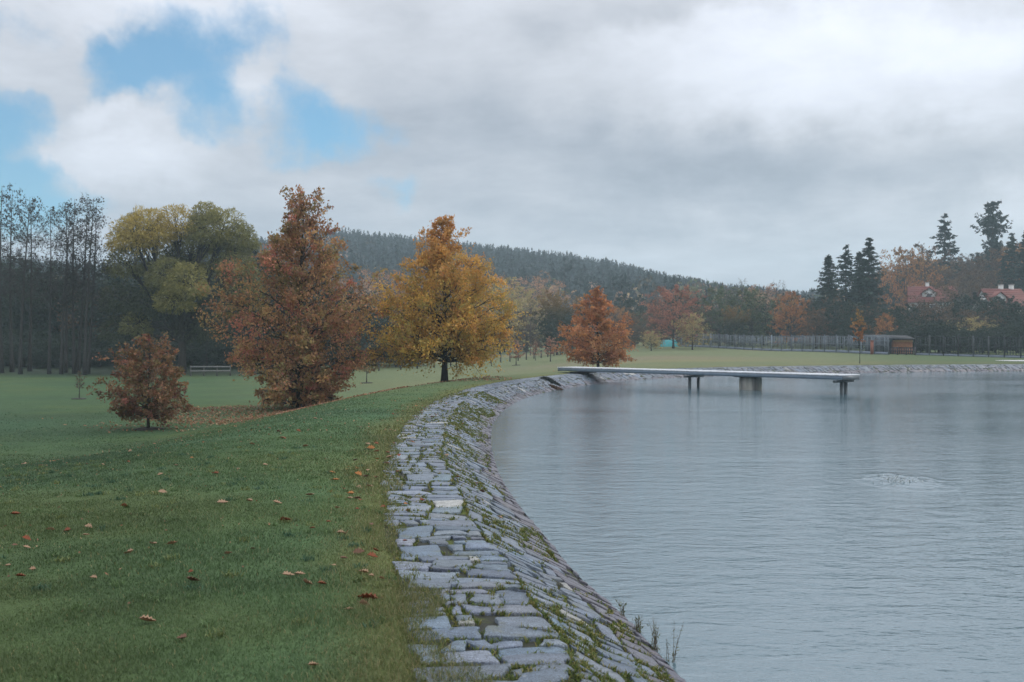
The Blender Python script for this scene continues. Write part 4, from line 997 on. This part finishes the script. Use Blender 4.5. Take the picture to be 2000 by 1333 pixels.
# ------------------------------------------------------------------ houses on the slope
def house(name, px, Y, zb, w_, dep, wallh, ridge, rz, label, dormer=True, chim=((.2, .3),), seed=0):
    x = at(px, Y); root = empty(name, (x, Y, zb), rz); tag(root, label, 'house'); w2 = w_/2
    g = Geo(); wc = (.62, .62, .60)
    g.box(-w2, w2, 0, dep, -4, wallh, wc)
    g.poly([(-w2, 0, wallh), (-w2, dep, wallh), (-w2, dep/2, wallh+ridge-.1), (-w2+.25, 0, wallh), (-w2+.25, dep, wallh), (-w2+.25, dep/2, wallh+ridge-.1)], [(0,2,1),(3,4,5),(0,3,5,2),(1,2,5,4)], wc)
    g.poly([(w2-.25, 0, wallh), (w2-.25, dep, wallh), (w2-.25, dep/2, wallh+ridge-.1), (w2, 0, wallh), (w2, dep, wallh), (w2, dep/2, wallh+ridge-.1)], [(0,2,1),(3,4,5),(0,3,5,2),(1,2,5,4)], wc)
    g.build('wall', M['plain'], root)
    e = .45; t = .14; g = Geo(); rc = (.17, .058, .046)
    for s_ in (0, 1):
        y0, y1 = (-e, dep/2) if s_ == 0 else (dep+e, dep/2); za = wallh-e*ridge/(dep/2)
        nrow = 9
        for k in range(nrow):   # courses of tiles
            u0, u1 = k/nrow, (k+1)/nrow
            ya, yb = y0+(y1-y0)*u0, y0+(y1-y0)*u1; z0_, z1_ = za+(wallh+ridge-za)*u0, za+(wallh+ridge-za)*u1
            cc_ = np.array(rc)*(1+.12*((k*5) % 3-1))
            g.poly([(-w2-.35, ya, z0_+.04), (w2+.35, ya, z0_+.04), (w2+.35, yb, z1_), (-w2-.35, yb, z1_), (-w2-.35, ya, z0_+.04+t), (w2+.35, ya, z0_+.04+t), (w2+.35, yb, z1_+t), (-w2-.35, yb, z1_+t)],
                   [(0,3,2,1),(4,5,6,7),(0,1,5,4),(1,2,6,5),(2,3,7,6),(3,0,4,7)], cc_)
    rf_ = g.build('roof', M['plain'], root)
    for cx_, cy_ in chim:
        g = Geo(); g.box(cx_*w_-.3, cx_*w_+.3, dep/2+cy_-.3, dep/2+cy_+.3, wallh+ridge-1.2, wallh+ridge+.75, (.6, .58, .55)); g.box(cx_*w_-.36, cx_*w_+.36, dep/2+cy_-.36, dep/2+cy_+.36, wallh+ridge+.752, wallh+ridge+.88, (.4, .38, .36)); g.build('chimney', M['plain'], rf_)
    for k in range(3):
        xx = -w2+w_*(k+.5)/3; g = Geo(); g.box(xx-.55, xx+.55, -.06, -.003, wallh-1.9, wallh-.6, (.7, .7, .68)); f_ = g.build('window', M['plain'], root)
        g = Geo(); g.box(xx-.45, xx-.03, -.09, -.063, wallh-1.8, wallh-.7, (.03, .04, .05)); g.box(xx+.03, xx+.45, -.09, -.063, wallh-1.8, wallh-.7, (.03, .04, .05)); g.build('pane', M['metal'], f_)
    if dormer:
        dx = dormer; yd = dep*.12; zd = wallh+ridge*.18
        g = Geo(); g.box(dx-1.1, dx+1.1, yd, dep*.4, zd-.3, zd+1.0, wc)
        g.poly([(dx-1.1, yd, zd+1.0), (dx+1.1, yd, zd+1.0), (dx, yd, zd+1.85), (dx-1.1, dep*.45, zd+1.0), (dx+1.1, dep*.45, zd+1.0), (dx, dep*.45, zd+1.85)], [(0,1,2),(5,4,3),(0,2,5,3),(1,4,5,2)], wc)
        dm = g.build('dormer', M['plain'], root)
        g = Geo(); g.box(dx-.4, dx+.4, yd-.05, yd-.003, zd-.05, zd+.85, (.04, .05, .06)); g.build('window', M['metal'], dm)
        g = Geo()
        for s_ in (-1, 1):
            g.poly([(dx, yd-.3, zd+1.9), (dx, dep*.47, zd+1.9), (dx+s_*1.45, dep*.47, zd+.78), (dx+s_*1.45, yd-.3, zd+.78), (dx, yd-.3, zd+2.03), (dx, dep*.47, zd+2.03), (dx+s_*1.45, dep*.47, zd+.91), (dx+s_*1.45, yd-.3, zd+.91)],
                   [(0,1,2,3),(4,7,6,5),(0,3,7,4),(3,2,6,7),(2,1,5,6),(1,0,4,5)], rc)
        g.build('dormer_roof', M['plain'], dm)
    return root
Yh1 = 176; zrow = lambda y, Y: (HZ-y)/F*Y+CAMZ
house('house', 1822, Yh1, zrow(612, Yh1), 7.6, 6.5, zrow(588, Yh1)-zrow(612, Yh1), 2.6, -.35, 'red-roofed house half hidden below the tall narrow spruce', dormer=-.6, chim=((-.1, .4),))
house('house', 1975, 172, zrow(622, 172), 7.0, 6.0, zrow(598, 172)-zrow(622, 172), 3.0, .12, 'red-roofed house with white chimneys at the right edge', dormer=-1.6, chim=((.02, .2), (.30, .2)))

# light gravel spot at the far right bank
g = Geo(); a = np.arange(24)*6.283/24; X_ = at(2008, 84)+np.cos(a)*2.6; Y_ = 84+np.sin(a)*2.2; zb = height(X_, Y_)+.03
g.poly(np.stack([X_, Y_, zb], -1), [list(range(24))], (.5, .5, .5)); tag(g.build('gravel_path', M['plain']), kind='structure')

# ------------------------------------------------------------------ fallen leaves
def leaf_mesh(seed, col, L=.10):
    """a lobed, curled oak leaf with thickness"""
    r = rs(seed); k = 17; t = np.linspace(0, 1, k); half = .30*L*np.sin(math.pi*np.clip(t, 0, 1)**.8)*(1+.28*np.cos(t*math.pi*9)); half[0] = half[-1] = .01*L
    xs = (t-.5)*L; cur = r.uniform(.6, 1.3); g = Geo()
    zc = .35*L*cur*(t-.5)**2
    up = np.stack([xs, half, zc+half*r.uniform(.5, 1.1)], -1); mid = np.stack([xs, half*0, zc], -1); dn = np.stack([xs, -half, zc+half*r.uniform(.2, 1.0)], -1)
    V = np.concatenate([up, mid, dn]); V2 = V.copy(); V2[:, 2] -= .0012
    i = np.arange(k-1); f_ = np.concatenate([np.stack([i, k+i, k+i+1, i+1], -1), np.stack([k+i, 2*k+i, 2*k+i+1, k+i+1], -1)])
    g.add(V, f_, col); g.add(V2, f_[:, ::-1], np.array(col)*.8)
    e1 = np.stack([i, i+1, 3*k+i+1, 3*k+i], -1); e2 = np.stack([2*k+i, 5*k+i, 5*k+i+1, 2*k+i+1], -1); g.f += [e1, e2]
    g.tube([(xs[0]-.25*L, 0, zc[0]+.01), (xs[0], 0, zc[0])], L*.008, 4, np.array(col)*.7)
    return g
LC = {'tan': (.42, .27, .17), 'rust': (.27, .085, .04), 'orange': (.45, .19, .06), 'brown': (.20, .11, .07)}
LP = {}
for i, (k, c_) in enumerate(LC.items()):
    LP[k] = [leaf_mesh(300+i, c_), leaf_mesh(320+i, c_)]
lob = {}
def leafobj(kind, var, x, y, z, rz, tx, ty, s_, label, group):
    key = (kind, var)
    if key not in lob: lob[key] = LP[kind][var].build('fallen_leaf', M['leaf']); o = lob[key]
    else: o = lob[key].copy(); C.objects.link(o)
    o.location = (x, y, z); o.rotation_euler = (tx, ty, rz); o.scale = (s_, s_, s_); tag(o, label, 'fallen leaf', group)
def ground_pt(px, py):
    """where the sight line through a point of the frame meets the lawn"""
    dx, dz = (px-1000)/F, (HZ-py)/F; q = np.geomspace(3, 60, 500)
    k = np.where(CAMZ+dz*q <= height(dx*q, q)+.02)[0]
    return (dx*q[k[0]], q[k[0]]) if len(k) else None
KEY = [(288, 1212, 'tan', 1.4, 'large tan leaf alone on the dark lawn, lowest on the left'), (355, 1248, 'brown', 1.0, 'brown leaf just right of the large tan leaf low on the lawn'),
       (337, 1063, 'tan', 1.2, 'tan leaf standing up in the middle of the left lawn'), (174, 1031, 'tan', 1.1, 'pale tan leaf on the far left middle of the lawn'),
       (558, 1017, 'rust', 1.6, 'flat rust-red leaf halfway between left lawn and path'), (717, 1171, 'rust', 2.0, 'big rust leaf lying near the path edge'),
       (712, 1182, 'tan', 1.2, 'small tan leaf touching the big rust leaf'), (681, 1192, 'tan', .9, 'small tan leaf left of the big rust leaf'),
       (710, 1118, 'tan', 1.1, 'tan leaf above the big rust leaf near the path'), (666, 1041, 'tan', 1.0, 'pale leaf in the grass a step left of the path'),
       (672, 1092, 'brown', .9, 'thin brown leaf beside the pale leaf near the path'), (655, 937, 'orange', 1.5, 'orange leaf curled on the lawn near the path bend'),
       (605, 968, 'tan', 1.4, 'long tan leaf left of the curled orange leaf'), (435, 983, 'tan', 1.5, 'long tan leaf in the centre of the lawn'),
       (488, 978, 'tan', 1.1, 'small pale leaf right of the long tan one in mid lawn'), (242, 989, 'rust', 1.1, 'rust leaf left of the mid-lawn tan leaves'),
       (318, 962, 'tan', 1.3, 'flat tan leaf above the rust leaf on the left lawn'), (725, 876, 'orange', 1.8, 'orange leaf at the worn edge of the path'),
       (700, 928, 'orange', 1.5, 'orange leaf beside the mossy path edge'), (697, 975, 'brown', 1.2, 'upright brown leaf beside the path edge'),
       (612, 1300, 'tan', .8, 'small pale leaf at the bottom of the lawn'), (52, 1054, 'rust', 1.1, 'dull red leaf near the left frame edge'),
       (98, 1035, 'tan', 1.1, 'tan leaf beside the dull red one near the left edge'), (420, 925, 'rust', 1.3, 'rust leaf in the scatter below the small oak'),
       (760, 905, 'tan', 1.3, 'pale curled leaf on the first stones of the path')]
rl_ = random.Random(17)
for (px, py, kd, s_, lab) in KEY:
    p = ground_pt(px, py); x, y = p; dd = float(dist_shore([x], [y])[0]); z = max(hz1(x, y), float(prof(np.array(min(dd, 1.9)))))
    leafobj(kd, rl_.randrange(2), x, y, z+.016, rl_.uniform(-.5, .5)+(3.14 if rl_.random() < .5 else 0), rl_.gauss(.2, .25), rl_.gauss(0, .15), s_*.66*(1+y*.016), lab, 'fallen leaves on the lawn')
cnt = 0
for i in range(56):
    py = 700+ (rl_.random()**1.6)*330+118
    px = rl_.uniform(10, 760); p = ground_pt(px, py)
    if not p: continue
    x, y = p; dd = float(dist_shore([x], [y])[0])
    if dd < 1.9 or y > 40: continue
    kd = rl_.choice(['tan', 'tan', 'tan', 'rust', 'brown', 'orange'])
    leafobj(kd, rl_.randrange(2), x, y, hz1(x, y)+.016, rl_.uniform(-.6, .6), rl_.gauss(.15, .25), rl_.gauss(0, .2), rl_.uniform(.35, .9)*(1+y*.016), {'tan': 'pale tan', 'rust': 'rust-red', 'brown': 'dull brown', 'orange': 'orange'}[kd]+' fallen leaf among the scatter on the upper lawn', 'scattered '+kd+' leaves on the upper lawn')
# leaves gathered along the edge of the paving
for i in range(70):
    s2 = S0+rl_.uniform(7, 30); dd = rl_.uniform(1.55, 2.35) if rl_.random() < .8 else rl_.uniform(.3, 1.5)
    p = shore(np.array([s2]))[0]+shn(np.array([s2]))[0]*dd; z = float(prof(np.array(dd))) if dd < 1.8 else hz1(p[0], p[1])+.02
    kd = rl_.choice(['tan', 'orange', 'rust', 'brown'])
    leafobj(kd, rl_.randrange(2), p[0], p[1], z+.014, rl_.uniform(0, 6.28), rl_.gauss(0, .2), rl_.gauss(0, .2), rl_.uniform(.4, .95), {'tan': 'pale tan', 'rust': 'rust-red', 'brown': 'dull brown', 'orange': 'orange'}[kd]+' fallen leaf caught along the edge of the paved path', kd+' leaves along the path edge')
# a carpet of leaves below the big oak
r = rs(66); g = Geo()
def litter(cx_, cy_, rx, ry, n_, ls):
    a = r.uniform(0, 6.283, n_); q = np.sqrt(r.rand(n_)); x = cx_+np.cos(a)*q*rx; y = cy_+np.sin(a)*q*ry
    z = height(x, y)+.03+r.uniform(0, .02, n_); g.leaves(np.stack([x, y, z], -1), r.uniform(.7, 1.3, n_)*ls, r.uniform(.4, .8, n_)*ls, palette([(2, .30, .15, .08), (2, .19, .10, .06), (1, .34, .23, .13)], n_, r, .2), r, .8)
litter(-9.3, 39.5, 5.2, 5.5, 3800, .11); litter(-2.9, 44.5, 3.2, 3.2, 500, .10); litter(-11.4, 34, 3.0, 3.0, 350, .10); litter(5.3, 59, 3, 2.5, 400, .12); litter(-5.5, 11, 4.0, 8, 500, .026); litter(-6, 24, 5, 8, 300, .05)
tag(g.build('leaf_litter', M['leaf']), 'brown carpet of fallen leaves under the lawn trees', 'leaf litter', kind='stuff')

# ------------------------------------------------------------------ weeds at the waterline
def weed(px, py, hh, seed, label, nst=6):
    r = rs(seed); Y = CAMZ*F/(py-HZ); x = at(px, Y); dd = float(dist_shore([x], [Y])[0]); z = float(prof(np.array(max(dd, .0))))
    root = empty('weed', (x, Y, z)); tag(root, label, 'weed', 'weeds on the stone bank'); st_ = Geo(); lf_ = Geo()
    for i in range(nst):
        a = r.uniform(0, 6.28); l_ = r.uniform(.05, .35); h2 = hh*r.uniform(.5, 1); pl = bez(np.array([r.normal(0, .02), r.normal(0, .02), -.03]), np.array([math.cos(a)*l_*h2, math.sin(a)*l_*h2, h2]), .1*h2, 6)
        st_.tube(pl, np.linspace(.0025, .001, 6), 4, (.12, .10, .07), False)
        for j in range(7):
            u_ = r.uniform(.2, 1); p = pl[min(5, int(u_*5))]; c_ = p+r.normal(0, .012, 3); lf_.leaves(c_[None], r.uniform(.02, .05), .008, np.array([[.10, .11, .05]])*r.uniform(.6, 1.5), r, 0, np.array([[math.cos(a), math.sin(a), 1.2]]))
    st_.build('stem', M['bark'], root); lf_.build('leaves', M['blade'], root)
weed(1312, 1292, .30, 1, 'tallest thin weed rising from the stones at the waterline', 5)
weed(1281, 1270, .24, 2, 'bushier thin weed left of the tallest one at the waterline', 9)
weed(1216, 1205, .16, 3, 'small dark weed sprig further up the waterline', 6)
weed(1246, 1236, .12, 4, 'low weed between the sprig and the bushier weed', 9)

# ------------------------------------------------------------------ upwelling in the pond
cx_, cy_ = 6.15, 15.6; g = Geo(); n1_, n2_ = 60, 44; V = []
for i in range(n1_):
    for j in range(n2_):
        u_ = i/(n1_-1)*2-1; v_ = j/(n2_-1)*2-1; q = math.hypot(u_, v_); f_ = max(0, 1-q*q)
        hgt_ = f_*(.005*math.sin(q*26+1.5*mnoise.noise(Vector((u_*3, v_*3, 0))))+.026*mnoise.noise(Vector((u_*6, v_*5, 3)))+.012)
        V.append((cx_+u_*.75, cy_+v_*1.1, .003+hgt_ if f_ > 0 else -.004))
ii, jj = np.meshgrid(np.arange(n1_-1), np.arange(n2_-1), indexing='ij')
g.add(V, np.stack([ii*n2_+jj, (ii+1)*n2_+jj, (ii+1)*n2_+jj+1, ii*n2_+jj+1], -1).reshape(-1, 4))
tag(g.build('upwelling', M['water'], None, True), 'disturbed swirl of bubbling water on the pond surface', 'water swirl', kind='stuff')
g = Geo(); r = rs(9); n_ = 120
x = cx_+r.normal(-.12, .17, n_); y = cy_+r.normal(0, .22, n_)
g.leaves(np.stack([x, y, .02+r.uniform(0, .02, n_)], -1), r.uniform(.02, .06, n_), r.uniform(.01, .03, n_), np.tile([.33, .36, .35], (n_, 1)), r, .9)
tag(g.build('foam', M['leaf']), 'pale foam flecks on the bubbling water swirl', 'foam', kind='stuff')

# ------------------------------------------------------------------ haze
g = Geo(); g.box(-1500, 1500, -60, 1700, -4, 140)
m, n, o = newmat('haze'); pv = n.new('ShaderNodeVolumePrincipled'); pv.inputs['Color'].default_value = (.74, .92, 1.0, 1); pv.inputs['Density'].default_value = .0006
pv.inputs['Anisotropy'].default_value = .2; n.l.new(pv.outputs[0], o.inputs['Volume'])
hz_ = g.build('haze', m); hz_['kind'] = 'stuff'; hz_['label'] = 'thin blue autumn haze over the valley'
for o_ in bpy.data.objects:
    if 'h' in o_.keys() and o_.type == 'EMPTY': del o_['h']
